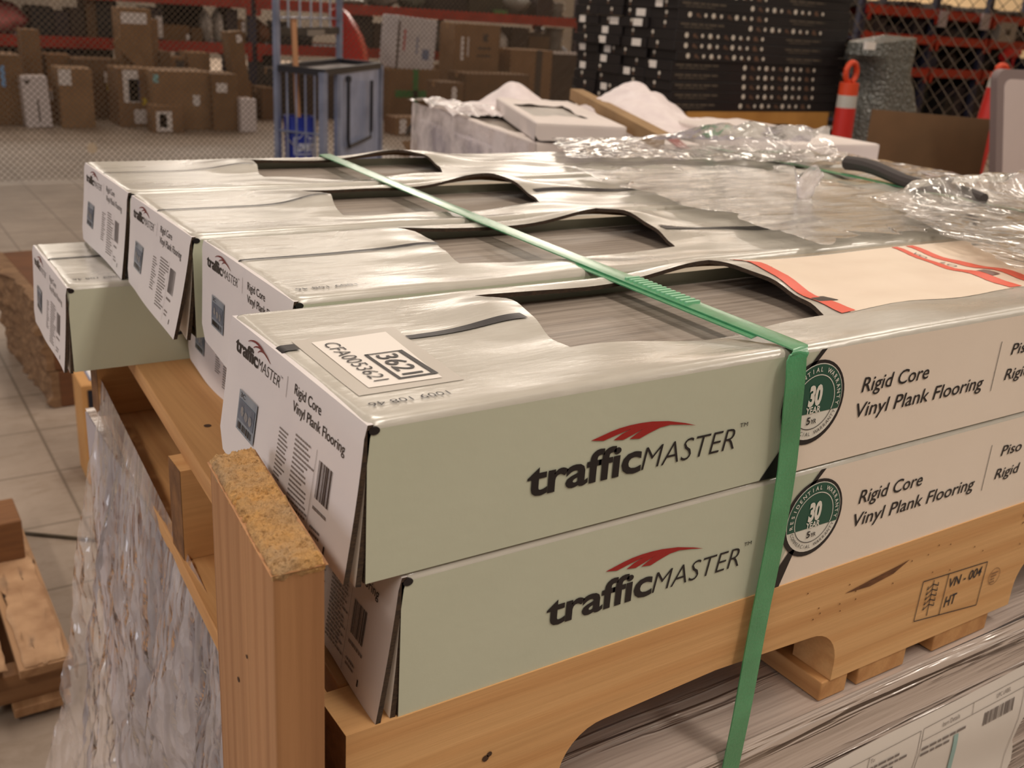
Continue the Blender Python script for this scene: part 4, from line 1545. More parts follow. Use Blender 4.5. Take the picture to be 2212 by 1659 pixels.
b.box(0.0, 0.03, 0.0, 0.16, 0.0, 0.012, 0, Matrix.Translation(B_ * 0.8) @ Matrix.Rotation(math.atan2(d.y, d.x), 4, 'Z'))
b.build('prop_foot', KR(1), root)
# white board
a0, a1 = at(2150, 395, 1.55), at(2168, 150, 1.55)
root = thing('white_panel', 'white rounded panel in a grey frame standing beside the cardboard sheet', 'panel', (a0.x, 1.55, 0), R(-14))
lean = (a1.x - a0.x) / (a1.z - a0.z)


def rrect(x0, x1, z0, z1, r):
    p = []
    for cx, cz, s0 in ((x1 - r, z1 - r, 0), (x0 + r, z1 - r, 90), (x0 + r, z0 + r, 180), (x1 - r, z0 + r, 270)):
        p += [(cx + r * math.cos(R(s0 + k * 15)), cz + r * math.sin(R(s0 + k * 15))) for k in range(7)]
    return p


zt = a1.z
fn = lambda u, v, t: (u + lean * (v - a0.z), t, v)
b = MB(); b.prism(rrect(0.0, 0.62, 0.0, zt, 0.035), fn, 0, 0.03)
b.build('grey_frame', mat('grey_panel_edge', (136, 120, 118), 0.5), root)
b = MB(); b.prism(rrect(0.026, 0.595, 0.03, zt - 0.028, 0.03), fn, -0.002, 0.001)
b.build('white_face', mat('white_panel', (206, 190, 186), 0.45, (200, 184, 180), 3), root)
# bubble pack
root = thing('bubble_pack', 'tall parcel in grey clear bubble wrap beside the orange traffic marker', 'wrapped parcel', (at(1900, 200, 2.5).x, 2.5, 0))
px = [(1858, 92, 1955, 80), (1850, 118, 1952, 112), (1862, 134, 1946, 135), (1866, 170, 1940, 168), (1862, 198, 1948, 192), (1850, 240, 1956, 238), (1838, 330, 1950, 330)]
rows = []
lev = [(at(l, y, 2.5), at(r, y2, 2.5)) for l, y, r, y2 in px]
lev.append((Vector((lev[-1][0].x, 2.5, 0.0)), Vector((lev[-1][1].x, 2.5, 0.0))))
fine = []
for k in range(len(lev) - 1):
    for t in np.linspace(0, 1, 9)[:-1]:
        fine.append((lev[k][0].lerp(lev[k + 1][0], t), lev[k][1].lerp(lev[k + 1][1], t)))
fine.append(lev[-1])
b = MB()
for a, c in fine:
    r = []
    cx, w = (a.x + c.x) / 2 - root.location.x, (c.x - a.x) / 2
    for i in range(49):
        th = 2 * math.pi * i / 48
        cc, ss = math.cos(th), math.sin(th)
        q = (abs(cc) ** 4 + abs(ss) ** 4) ** -0.25
        wr = 1 + 0.03 * nz(th, a.z, 9, 3)
        r.append((cx + w * cc * q * wr, 0.09 * ss * q * wr, (a.z + c.z) / 2 + (c.z - a.z) / 2 * cc * q))
    rows.append(r)
rows.insert(0, [(rows[0][0][0] * 0 + (rows[0][0][0] + rows[0][24][0]) / 2, 0, rows[0][0][2] + 0.004)] * 49)
b.sheet(rows)
m, N, L, bs = new_mat('bubble_wrap')
vo = N.new('ShaderNodeTexVoronoi'); vo.inputs['Scale'].default_value = 70
L.new(coords(N, L, (1, 1, 1)), vo.inputs['Vector'])
L.new(ramp(N, L, vo.outputs['Distance'], [(0.0, lin((116, 114, 108))), (0.7, lin((92, 92, 86)))]), bs.inputs['Base Color'])
bump(N, L, vo.outputs['Distance'], bs, 0.8, 0.01)
bs.inputs['Roughness'].default_value = 0.2
b.build('bubble_wrap', m, root, smooth=True)
b = MB()
p, q = at(1872, 90, 2.39), at(1888, 108, 2.39)
b.box(p.x - root.location.x, q.x - root.location.x, -0.115, -0.100, q.z, p.z)
b.build('white_label', MAT_PAPER, root)

# ------------------------------------------------------------------ chain-link fences
WIRE = mat('dull_fence_wire', (92, 76, 60), 0.7)
POST = mat('galvanised_post', (140, 136, 132), 0.5, metal=0.5)


def fence(label, o, dvec, length, height, pitch, r, posts):
    """two sets of slanting wires woven over one another, on posts with a top rail"""
    root = thing('chain_link_fence', label, 'fence', o)
    d = Vector(dvec)
    n_ = Vector((-d.y, d.x, 0))
    b = MB()
    vp = pitch * 1.0
    k0 = -int(height / vp) - 1
    for sgn, off in ((1, 0.0012), (-1, -0.0012)):
        i = k0
        while i * pitch < length + height:
            # u = i*pitch + sgn*z*(pitch/vp)
            a = i * pitch
            z0, z1 = 0.02, height
            u0, u1 = a + sgn * z0, a + sgn * z1
            if sgn > 0:
                if u0 < 0: z0, u0 = -a, 0
                if u1 > length: z1, u1 = length - a, length
            else:
                if u0 > length: z0, u0 = a - length, length
                if u1 < 0: z1, u1 = a, 0
            if z1 - z0 > 0.02:
                b.bar(d * u0 + n_ * off + Vector((0, 0, z0)), d * u1 + n_ * off + Vector((0, 0, z1)), r, 4)
            i += 1
    b.build('wire_mesh', WIRE, root)
    for u in posts:
        b = MB(); b.bar(d * u + n_ * 0.035, d * u + n_ * 0.035 + Vector((0, 0, height + 0.05)), 0.03, 12); b.build('fence_post', POST, root, smooth=True)
    b = MB(); b.bar(n_ * 0.035 + Vector((0, 0, height)), d * length + n_ * 0.035 + Vector((0, 0, height)), 0.021, 10); b.build('top_rail', POST, root, smooth=True)
    return root


FY = 6.56
fr = fence('long chain-link fence in front of the red-beamed rack', (-0.9, FY, 0), (1, 0, 0), 6.0, 2.2, 0.0385, 0.0026, (0.0, 6.0))
p = at(199, 320, FY - 0.01)
b = MB(); b.prism([(0.030 * math.cos(k * math.pi / 8) + p.x + 0.9, 0.034 * math.sin(k * math.pi / 8) + p.z) for k in range(16)], lambda u, v, t: (u, t, v), -0.012, -0.008)
b.build('round_tag', mat('beige_tag', (186, 166, 142), 0.6), fr)
fence('coarser chain-link fence beyond the white board and bubble parcel', (3.78, 0.6, 0), (0, 1, 0), 3.0, 2.2, 0.066, 0.0019, (0.0, 3.0))

# ------------------------------------------------------------------ pallet racks
RED = mat('rack_beam_red', (176, 50, 28), 0.5, (150, 38, 22), 9)
UPR = mat('rack_upright_navy', (44, 44, 66), 0.5)
DECK = mat('dark_wire_deck', (44, 38, 34), 0.8)


def rack(label, x0, x1, Y, depth, levels, uprights, top, back=False):
    root = thing('pallet_rack', label, 'rack', (x0, Y, 0))
    for x in uprights:
        for y in (0.06, depth):
            b = MB()
            b.box(x - x0 - 0.045, x - x0 + 0.045, y - 0.035, y + 0.035, 0, top)
            b.build('upright', UPR, root, bevel=0.004)
        b = MB()
        for k in range(int(top / 0.5)):
            z = 0.15 + 0.5 * k
            b.flat_bar((x - x0, 0.06, z), (x - x0, depth, z + (0.38 if k % 2 else -0.0)), 0.03, 0.03)
        b.build('side_brace', UPR, root)
    for z in levels:
        for i in range(len(uprights) - 1):
            for y in (0.0, depth + 0.05):
                b = MB()
                xa, xb = uprights[i] - x0 + 0.03, uprights[i + 1] - x0 - 0.03
                b.box(xa, xb, y - 0.025, y + 0.022, z - 0.09, z)
                b.box(xa, xb, y + 0.0, y + 0.022, z, z + 0.018)
                b.box(xa, xa + 0.05, y - 0.032, y - 0.02, z - 0.16, z + 0.03)
                b.box(xb - 0.05, xb, y - 0.032, y - 0.02, z - 0.16, z + 0.03)
                b.build('beam', RED, root)
        b = MB(); b.box(0.0, x1 - x0, 0.03, depth + 0.02, z - 0.012, z - 0.001)
        b.build('deck', DECK, root)
    if back:
        b = MB(); b.box(0.0, x1 - x0, depth + 0.09, depth + 0.1, 0.0, max(levels) - 0.05)  # added dark sheet, hides the bright wall so the shelf gaps stay dark
        b.build('dark_gap_sheet', mat('dark_gap_brown', (58, 46, 36), 0.8, (46, 38, 30), 3), root)
    return root


LY = 10.9
zl = (at(250, 78, LY).z + at(1100, 127, LY).z) / 2 + 0.0
zu = (at(600, 0, LY).z + at(1150, 40, LY).z) / 2
UX = [-1.6, at(548, 100, LY).x, at(1252, 60, LY).x]
rack('long red-beamed rack behind the chain-link fence and floor boxes', -1.7, UX[-1] + 0.05, LY, 0.95, (zl, zu), UX, 2.0)
RY = 8.4
zr = [at(2030, 82, RY).z, at(2030, 25, RY).z, at(2030, 152, RY).z]
UR = [at(1868, 30, RY).x, at(2026, 40, RY).x, at(2142, 40, RY).x, at(2330, 60, RY).x]
rack('red-beamed rack with white tags hanging, against the cream wall', UR[0] - 0.05, UR[-1] + 0.05, RY, 0.9, zr, UR, zr[1] + 0.35, True)

# ------------------------------------------------------------------ cardboard boxes and shelf goods
FLAPLINE = mat('box_seam', (96, 66, 42), 0.8)
TAPE = mat('clear_brown_tape', (170, 134, 98), 0.25)
MAT_LBL = mat('shipping_label_white', (222, 214, 212), 0.5)
LBLS = {'w': MAT_LBL, 'b': mat('blue_grey_label', (108, 120, 150), 0.4), 'y': mat('yellow_sticker', (206, 180, 40), 0.5), 't': mat('turquoise_label', (132, 176, 178), 0.5), 'g': mat('dark_print', (60, 50, 44), 0.6),
        'e': mat('green_tape', (48, 118, 58), 0.4), 'c': mat('sky_blue_tape', (120, 160, 205), 0.35), 'r': mat('faded_red_print', (180, 70, 70), 0.6)}


def cbox(name, label, cat, x, y, z, w, d, h, rz=0, mm=None, labels=(), group=None, tilt=0.0, tape=True, seam=True):
    """carton with flap seams, tape and stuck-on labels; labels = (u0, u1, v0, v1, kind) in fractions of the front face"""
    root = thing(name, label, cat, (x, y, z), rz, group)
    root.rotation_euler.y = tilt
    b = MB(); b.box(0, w, 0, d, 0, h)
    b.build('body', mm, root, bevel=min(w, d, h) * 0.025)
    if seam:
        b = MB(); b.box(0.004, w - 0.004, d * 0.49, d * 0.51, h - 0.001, h + 0.0015)
        b.build('flap_seam', FLAPLINE, root)
    if tape:
        b = MB(); b.box(w * 0.0 - 0.0015, w + 0.0015, d * 0.44, d * 0.56, h - 0.06, h + 0.0022)
        b.build('tape', TAPE, root)
    for k, (u0, u1, v0, v1, kind) in enumerate(labels):
        b = MB(); b.box(u0 * w, u1 * w, -0.003, -0.0005, v0 * h, v1 * h)
        b.build('label_patch', LBLS[kind], root)
    return root


def pbox(label, px0, px1, pt, pb, depth, kr, labels=(), rz=0, Y=None, z0=None, mm=None, name='cardboard_box', group='cartons on the floor before the rack', cat='box', tilt=0.0, tape=True, seam=True):
    pm = (px0 + px1) / 2
    if Y is None:
        Y = atz(pm, pb, 0).y
    xa, xb = at(px0, (pt + pb) / 2, Y).x, at(px1, (pt + pb) / 2, Y).x
    zt_ = at(pm, pt, Y).z
    zb = 0.0 if z0 is None else z0
    return cbox(name, label, cat, xa, Y, zb, xb - xa, depth, zt_ - zb, rz, mm or KR(kr), labels, group, tilt, tape, seam)


pbox('big kraft carton with a strip of sky-blue tape, at the end of the floor row', -40, 52, 118, 271, 0.45, 1, ((0.48, 0.58, 0.55, 0.85, 'c'),))
pbox('white tall carton leaning among the kraft boxes, a dark slot in its face', 54, 110, 166, 276, 0.2, 0, ((0.50, 0.56, 0.1, 0.55, 'g'), (0.12, 0.3, 0.86, 0.93, 'g')), mm=mat('white_glossy_carton', (214, 204, 204), 0.5), tilt=R(-2))
pbox('tall narrow kraft carton standing behind the white leaning carton', 54, 94, 64, 268, 0.25, 0, ((0.4, 0.56, 0.46, 0.5, 'y'),), Y=10.05)
pbox('slim kraft carton with a white corner label beside the white leaning carton', 112, 134, 196, 277, 0.2, 0, ((0.0, 0.5, 0.72, 1.0, 'w'),), Y=9.65)
pbox('tall kraft carton with a square white label at its top corner', 130, 203, 148, 277, 0.35, 2, ((0.0, 0.37, 0.72, 0.98, 'w'),))
pbox('kraft carton with open flaps between the rack and the tall labelled carton', 104, 158, 118, 262, 0.3, 4, (), Y=10.10)
pbox('wide kraft carton with a yellow-marked grey label, set back in the row', 158, 262, 128, 254, 0.4, 3, ((0.66, 0.85, 0.62, 0.8, 'w'), (0.70, 0.80, 0.48, 0.6, 'y')), Y=10.00)
pbox('kraft carton with a big blue-and-white shipping label', 256, 328, 148, 274, 0.4, 0, ((0.16, 0.62, 0.42, 0.97, 'w'), (0.32, 0.64, 0.44, 0.82, 'b'), (0.44, 0.88, 0.06, 0.30, 'w'), (0.72, 0.94, 0.38, 0.5, 'y')))
pbox('large square kraft carton in the middle of the row, small white tag on its face', 332, 456, 154, 281, 0.45, 2, ((0.68, 0.80, 0.42, 0.60, 'w'), (0.01, 0.10, 0.80, 0.94, 't')))
pbox('smallest kraft carton with a grey label, in front of the large square carton', 331, 396, 229, 287, 0.22, 0, ((0.10, 0.62, 0.05, 0.80, 'w'), (0.2, 0.45, 0.2, 0.7, 'b')))
pbox('upright kraft carton with a small white label near the top, beside the large square carton', 460, 514, 160, 283, 0.4, 1, ((0.16, 0.58, 0.68, 0.84, 'w'),))
pbox('small kraft carton behind the white carton near the wire cart', 514, 545, 176, 280, 0.3, 4, (), Y=9.90)
pbox('small white carton at the end of the row near the wire cart', 520, 554, 214, 285, 0.2, 0, (), mm=_MC['white_glossy_carton'])
pbox('towering kraft carton with a white label, standing before the rack', 264, 332, 18, 250, 0.3, 2, ((0.04, 0.85, 0.86, 0.96, 'w'),), Y=10.12)
pbox('kraft carton slid against the towering kraft carton', 331, 346, 42, 250, 0.25, 0, (), Y=10.15)
pbox('kraft carton behind the large square carton, under the rack beam', 348, 372, 112, 240, 0.3, 3, (), Y=10.10)
pbox('grey-printed kraft carton behind the large square carton', 372, 404, 124, 240, 0.3, 4, ((0.3, 0.9, 0.75, 0.95, 'g'),), Y=10.10)
pbox('kraft carton with white top edge behind the upright labelled carton', 408, 456, 114, 240, 0.3, 2, (), Y=10.10)
r = pbox('tall kraft carton leaning towards the wire cart', 516, 548, 70, 262, 0.2, 1, ((0.55, 0.9, 0.88, 0.96, 'w'),), Y=9.70, tilt=R(-7))
pbox('dark kraft carton just behind the wire cart post', 566, 602, 190, 272, 0.35, 3, (), Y=9.90)
# slanting cardboard strip
a, c = at(250, 84, 10.04), at(314, 148, 10.04)
root = thing('cardboard_strip', 'flat cardboard strip slanting against the towering kraft carton', 'cardboard', a)
b = MB(); d = (a - c).normalized(); e_ = c - d * 0.12
e_ = Vector((c.x + (c.x - a.x) * (c.z / max(0.05, a.z - c.z)), 10.04, 0.02))
b.flat_bar((0, 0, 0), e_ - a, 0.02, 0.10, (1, 0, 0.6)); b.build('strip', KR(2), root)


def bag(name, label, cat, x, y, z, w, d, h, mm, seed, group=None, n=22):
    """soft lumpy sack resting on its base"""
    root = thing(name, label, cat, (x, y, z), 0, group)
    rows = []
    for j in range(n):
        t = j / (n - 1)
        rr = math.sin(math.pi * min(0.985, 0.06 + 0.94 * t)) ** 0.55
        r = []
        for i in range(2 * n + 1):
            a = 2 * math.pi * (i % (2 * n)) / (2 * n)
            k = 1 + 0.22 * mnoise.noise(Vector((math.cos(a) * 1.6, math.sin(a) * 1.6, t * 2.4 + seed * 3.1)))
            r.append((w / 2 * rr * k * math.cos(a), d / 2 * rr * k * math.sin(a), h * t * (1 + 0.12 * mnoise.noise(Vector((a, t * 2, seed)))) if j else 0.0))
        rows.append(r)
    b = MB(); b.sheet(rows)
    b.build('sack', mm, root, smooth=True, angle=180)
    b = MB(); b.lathe([(w * 0.10, h * 0.93), (w * 0.07, h * 1.0), (w * 0.12, h * 1.05)], 10)
    b.build('tied_neck', mm, root, smooth=True)
    return root


def pail(name, label, cat, x, y, z, r, h, mm, group=None, rimm=None):
    root = thing(name, label, cat, (x, y, z), 0, group)
    b = MB(); b.lathe([(r * 0.84, 0), (r * 0.86, 0.004), (r, h * 0.9), (r * 1.05, h * 0.9), (r * 1.05, h * 0.96), (r, h), (r * 0.9, h * 0.99)], 20)
    b.build('shell', mm, root, smooth=True)
    b = MB(); b.tube([(r * 1.03 * math.cos(a), -r * 1.05 * 0.2 - r * 0.9 * math.sin(a), h * 0.86 - h * 0.3 * math.sin(a)) for a in np.linspace(0, math.pi, 12)], 0.004, 6)
    b.build('bail_handle', POST, root)
    return root


DK = [mat('dark_goods_%s' % n, c, 0.6, tuple(int(q * 0.75) for q in c), 5) for n, c in
      (('brown', (62, 46, 36)), ('plum', (56, 44, 48)), ('black', (34, 30, 30)), ('olive', (62, 58, 44)), ('grey', (92, 86, 82)), ('slate', (52, 54, 58)), ('navy', (40, 42, 66)), ('tan', (112, 84, 56)))]
PINKB = mat('pink_sack', (214, 128, 124), 0.5, (196, 104, 100), 8)
WHB = mat('white_sack', (206, 198, 190), 0.5, (188, 178, 168), 8)
GRB = mat('grey_green_sack', (112, 118, 104), 0.5, (96, 100, 90), 8)
GYB = mat('grey_sack', (134, 128, 120), 0.5, (112, 106, 98), 8)
GL = 'goods on the lower shelf of the long red-beamed rack'
GU = 'goods on the upper shelf of the long red-beamed rack'


def shelf(label, px0, px1, pt, zb, depth, mm, Y, group, kind='box', labels=(), seed=1, name=None):
    pm = (px0 + px1) / 2
    xa, xb = at(px0, pt + 20, Y).x, at(px1, pt + 20, Y).x
    h = max(0.06, at(pm, pt, Y).z - zb)
    if kind == 'box':
        return cbox(name or 'shelf_carton', label, 'box', xa, Y, zb, xb - xa, depth, h, 0, mm, labels, group, 0, False, True)
    if kind == 'bag':
        return bag(name or 'sack', label, 'sack', (xa + xb) / 2, Y + depth / 2, zb, (xb - xa) * 1.05, depth, h, mm, seed, group)
    return pail(name or 'pail', label, 'pail', (xa + xb) / 2, Y + max(depth / 2, (xb - xa) / 2 * 1.15), zb, (xb - xa) / 2, h, mm, group)


Ys = LY + 0.10
ZL_ = zl + 0.002
shelf('pink sack at the end of the lower rack shelf', -60, 64, 0, ZL_, 0.5, PINKB, Ys, GL, 'bag', seed=2)
shelf('black tote between the pink sack and the mauve box on the lower rack shelf', 66, 116, 14, ZL_, 0.5, DK[2], Ys, GL)
shelf('mauve box beside the black tote on the lower rack shelf', 118, 150, 24, ZL_, 0.4, DK[1], Ys, GL)
shelf('dark brown box beside the mauve one on the lower rack shelf', 152, 182, 18, ZL_, 0.4, DK[0], Ys, GL)
shelf('tall tan carton between dark boxes on the lower rack shelf', 184, 206, -12, ZL_, 0.4, DK[7], Ys, GL)
shelf('black box beside the towering kraft carton on the lower rack shelf', 208, 252, -6, ZL_, 0.5, DK[2], Ys, GL)
shelf('plum box with a white tag on the lower rack shelf', 318, 350, 16, ZL_, 0.4, DK[1], Ys, GL, labels=((0.55, 1.0, 0.1, 0.75, 'w'),))
shelf('wide black tote at the back of the lower rack shelf', 352, 440, 8, ZL_, 0.3, DK[2], Ys + 0.5, GL)
shelf('low wide kraft carton on the lower rack shelf', 342, 410, 54, ZL_, 0.4, KR(1), Ys, GL, labels=((0.88, 0.98, 0.1, 0.5, 'w'),))
shelf('small kraft carton beside the low wide one on the lower rack shelf', 414, 438, 60, ZL_, 0.35, KR(3), Ys, GL)
shelf('white sack leaning beside the small kraft carton on the lower rack shelf', 440, 464, 26, ZL_, 0.3, WHB, Ys, GL, 'bag', seed=5)
shelf('slim white sack next to the plum crate on the lower rack shelf', 468, 488, 22, ZL_, 0.3, WHB, Ys, GL, 'bag', seed=8)
shelf('plum crate next to the slim white sack on the lower rack shelf', 490, 514, 20, ZL_, 0.4, DK[1], Ys, GL)
shelf('kraft carton with white sticker at the rack upright', 513, 531, 42, ZL_, 0.4, KR(0), Ys, GL, labels=((0.5, 0.9, 0.5, 0.9, 'w'),))
shelf('reddish brown bundle behind the wire cart post', 552, 592, 46, ZL_, 0.4, mat('rust_bundle', (120, 76, 52), 0.7), Ys, GL, 'bag', seed=11)
shelf('grey drum showing behind the wire cart, on the lower rack shelf', 642, 690, 72, ZL_, 0.4, DK[5], Ys, GL, 'pail')
shelf('dark box behind the wire cart uprights on the lower rack shelf', 604, 640, 48, ZL_, 0.4, DK[2], Ys, GL)
shelf('brown carton between the red shell and the white foam carton on the lower rack shelf', 808, 862, 52, ZL_, 0.4, DK[0], Ys, GL)
shelf('black tote behind the red shell on the lower rack shelf', 756, 806, 30, ZL_, 0.4, DK[2], Ys, GL)
shelf('grey sack behind the white foam carton on the lower rack shelf', 950, 982, 44, ZL_, 0.35, GYB, Ys, GL, 'bag', seed=14)
shelf('small white sack at the gap beside the tall printed carton', 1078, 1104, 68, ZL_, 0.3, WHB, Ys, GL, 'bag', seed=17)
shelf('dark brown box in the gap beside the tall printed carton', 1106, 1142, 60, ZL_, 0.4, DK[0], Ys, GL)
shelf('tan box with a dark lid on the lower rack shelf', 1144, 1188, 72, ZL_, 0.4, DK[7], Ys, GL, labels=((0.0, 1.0, 0.86, 1.0, 'g'),))
shelf('grey bucket at the rack end beside the black carton stack', 1198, 1232, 62, ZL_, 0.4, GYB, Ys, GL, 'pail')
ZU_ = zu + 0.002
shelf('pale rolled bundle above the red shell on the upper rack shelf', 742, 800, -6, ZU_, 0.3, GYB, Ys, GU, 'bag', seed=21)
shelf('grey sack third from the wire cart on the upper rack shelf', 806, 872, -22, ZU_, 0.4, GYB, Ys, GU, 'bag', seed=22)
shelf('grey-green sack above the white foam carton on the upper rack shelf', 876, 930, -24, ZU_, 0.4, GRB, Ys, GU, 'bag', seed=23)
shelf('black crate on the upper rack shelf', 934, 1010, -30, ZU_, 0.5, DK[2], Ys, GU)
shelf('olive crate beside the black one on the upper rack shelf', 1014, 1088, -20, ZU_, 0.5, DK[3], Ys, GU)
shelf('small bright green packet on the upper shelf edge', 1068, 1096, 22, ZU_, 0.2, mat('green_packet', (76, 120, 60), 0.5), LY + 0.03, GU)
shelf('bulky grey sack on the upper rack shelf', 1098, 1160, -22, ZU_, 0.5, GYB, Ys, GU, 'bag', seed=24)
shelf('plum box beside the bulky grey sack on the upper rack shelf', 1162, 1196, -20, ZU_, 0.4, DK[1], Ys, GU)
shelf('grey pail at the end of the upper rack shelf', 1200, 1234, 6, ZU_, 0.4, GYB, Ys, GU, 'pail')
for k, (x0, x1, t, mm) in enumerate(((-40, 60, 88, 0), (96, 140, 104, 2), (140, 182, 101, 6), (186, 246, 108, 3), (400, 450, 96, 0), (560, 600, 120, 2))):
    shelf('%s box standing under the lower rack beam, %s from the rack end' % (('dark brown', 'black', 'navy blue', 'olive', 'brown', 'sooty')[k], ORD[k]), x0, x1, t, 0.0, 0.4, DK[mm], LY + 0.2, 'boxes under the long rack')
# bigger goods behind the fence, right of the cart
pbox('kraft carton with a cross of green tape, white foam carton on top', 840, 950, 150, 262, 0.5, 1, ((0.46, 0.56, 0.0, 1.0, 'e'), (0.12, 0.92, 0.46, 0.60, 'e')), group='goods behind the fence')
FB = atz(895, 262, 0).y
p, q = at(862, 148, FB), at(952, 44, FB)
cbox('foam_carton', 'white foam carton with faded red lettering, on the green-taped carton', 'carton', at(858, 148, FB).x, FB + 0.05, at(895, 150, FB).z + 0.004, q.x - p.x, 0.35, q.z - p.z + 0.03, R(4),
     mat('white_foam_carton', (204, 198, 200), 0.55, (190, 184, 188), 8), ((0.16, 0.20, 0.35, 0.75, 'r'), (0.5, 0.53, 0.3, 0.65, 'b'), (0.66, 0.84, 0.22, 0.42, 'b'), (0.0, 0.05, 0.0, 0.9, 'g')), None, R(4), False, False)
pbox('tall printed kraft carton with a column of small white marks', 980, 1078, 52, 218, 0.35, 0, ((0.14, 0.20, 0.62, 0.86, 'w'), (0.28, 0.31, 0.66, 0.86, 'w'), (0.62, 0.72, 0.82, 0.90, 'g'), (0.5, 0.8, 0.74, 0.76, 'g'), (0.5, 0.8, 0.66, 0.68, 'g')), Y=10.1, group='goods behind the fence')
pbox('long low kraft carton in front of the tall printed carton', 1004, 1142, 160, 260, 0.4, 3, (), Y=9.5, group='goods behind the fence')
pbox('kraft carton with a clear tape band beside the long low one', 1100, 1190, 108, 250, 0.4, 0, ((0.6, 0.75, 0.0, 1.0, 'g'),), Y=10.0, group='goods behind the fence')
pbox('dark brown carton with a white rim beside the black carton stack', 1190, 1246, 112, 250, 0.35, 3, ((0.0, 0.9, 0.96, 1.0, 'w'),), Y=10.45, group='goods behind the fence', mm=DK[0])
pbox('small taped kraft carton before the tall printed carton', 950, 1000, 178, 268, 0.3, 3, ((0.5, 0.7, 0.2, 0.9, 'w'),), Y=9.1, group='goods behind the fence')
pbox('kraft carton squeezed between the green-taped and tall printed cartons', 950, 978, 142, 260, 0.3, 1, (), Y=10.45, group='goods behind the fence')
pbox('black tote seen through the bars of the wire cart', 590, 652, 150, 262, 0.4, 0, (), Y=10.0, group='goods behind the fence', mm=DK[2])
pbox('dark brown carton seen through the bars of the wire cart, beside the black tote', 654, 724, 158, 262, 0.4, 0, (), Y=10.0, group='goods behind the fence', mm=DK[0])
pbox('dark carton standing between the wire cart and the green-taped carton', 726, 830, 148, 262, 0.4, 0, (), Y=10.3, group='goods behind the fence', mm=DK[0])
pbox('open kraft carton on the floor beside the white wrapped block', 854, 930, 254, 292, 0.25, 0, ((0.12, 0.3, 0.1, 0.9, 'w'),), group='goods on the floor by the wrapped block', seam=False, tape=False)
p = atz(888, 300, 0)
root = thing('tape_dispenser', 'black tape dispenser with a blue roll lying by the open floor carton', 'tape dispenser', (p.x, p.y - 0.1, 0))
b = MB(); b.tube([(-0.10, 0, 0.05), (-0.06, 0, 0.12), (0.02, 0, 0.15), (0.10, 0, 0.12), (0.16, 0, 0.06)], [0.02, 0.024, 0.024, 0.02, 0.015], 8); b.build('frame', BLK, root, smooth=True)
b = MB(); b.tube([(0.03 + 0.05 * math.cos(a), 0.0, 0.055 + 0.05 * math.sin(a)) for a in np.linspace(0, 2 * math.pi, 20)], 0.014, 8); b.build('tape_roll', mat('blue_tape_roll', (70, 96, 150), 0.4), root, smooth=True)
p = atz(880, 332, 0)
root = thing('cardboard_scrap', 'folded kraft scrap lying on the floor near the wrapped block', 'cardboard', (p.x, p.y, 0), R(20))
b = MB(); b.box(-0.15, 0.22, -0.1, 0.1, 0.0, 0.012); b.build('flat_panel', KR(0), root)
b = MB(); b.flat_bar((0.03, -0.1, 0.012), (0.03, -0.02, 0.11), 0.25, 0.006, (0, 1, 0.6)); b.build('raised_panel', KR(2), root)

# red molded shell behind the cart
root = thing('red_plastic_shell', 'curved red plastic shell standing behind the wire cart', 'plastic shell', (at(770, 130, 8.9).x, 8.9, 0))
X0 = root.location.x
prof = [((722, 22), (742, 12)), ((728, 40), (765, 30)), ((738, 68), (786, 62)), ((745, 95), (798, 88)), ((748, 120), (806, 112)), ((749, 150), (808, 145)), ((746, 240), (812, 240))]
rows = []
for (l, r_) in prof:
    a, c = at(*l, 8.9), at(*r_, 8.9)
    rows.append([(a.x + (c.x - a.x) * t - X0, -0.10 * math.sin(math.pi * t) + 0.15, a.z + (c.z - a.z) * t) for t in np.linspace(0, 1, 12)])
rows.append([(x, y, 0.0) for x, y, z in rows[-1]])
b = MB(); b.sheet(rows, 0.012); b.build('shell', mat('glossy_red_plastic', (196, 34, 32), 0.3, (176, 26, 26), 6), root, smooth=True, angle=60)
b = MB(); a = [Vector(r[11]) for r in rows[:-1]]; b.tube(a, 0.016, 8); b.build('rolled_rim', _MC['glossy_red_plastic'], root, smooth=True)

# ------------------------------------------------------------------ steel cart with bucket and broom handle
STEEL = mat('blue_grey_steel', (150, 158, 184), 0.35, (118, 126, 150), 7, metal=0.4)
STEELD = mat('dark_steel', (58, 58, 64), 0.45, metal=0.5)
ZC = 0.80
Lc, Bc, Rc, Fc = (atz(598, 146, ZC), atz(733, 132, ZC), atz(822, 141, ZC), atz(698, 157, ZC))
org = (Lc + Bc + Rc + Fc) / 4
org.z = 0
cart = thing('wire_cart', 'blue-grey steel cart with a barred back and solid handled panel', 'cart', org)
l_, b_, r_, f_ = [Vector((q.x - org.x, q.y - org.y, 0)) for q in (Lc, Bc, Rc, Fc)]
UPZ = Vector((0, 0, 1))


def cpost(p, z0, z1, w=0.036, mm=STEEL, nm='corner_post'):
    b = MB(); b.flat_bar(p + UPZ * z0, p + UPZ * z1, w, w, f_ - l_); b.build(nm, mm, cart)


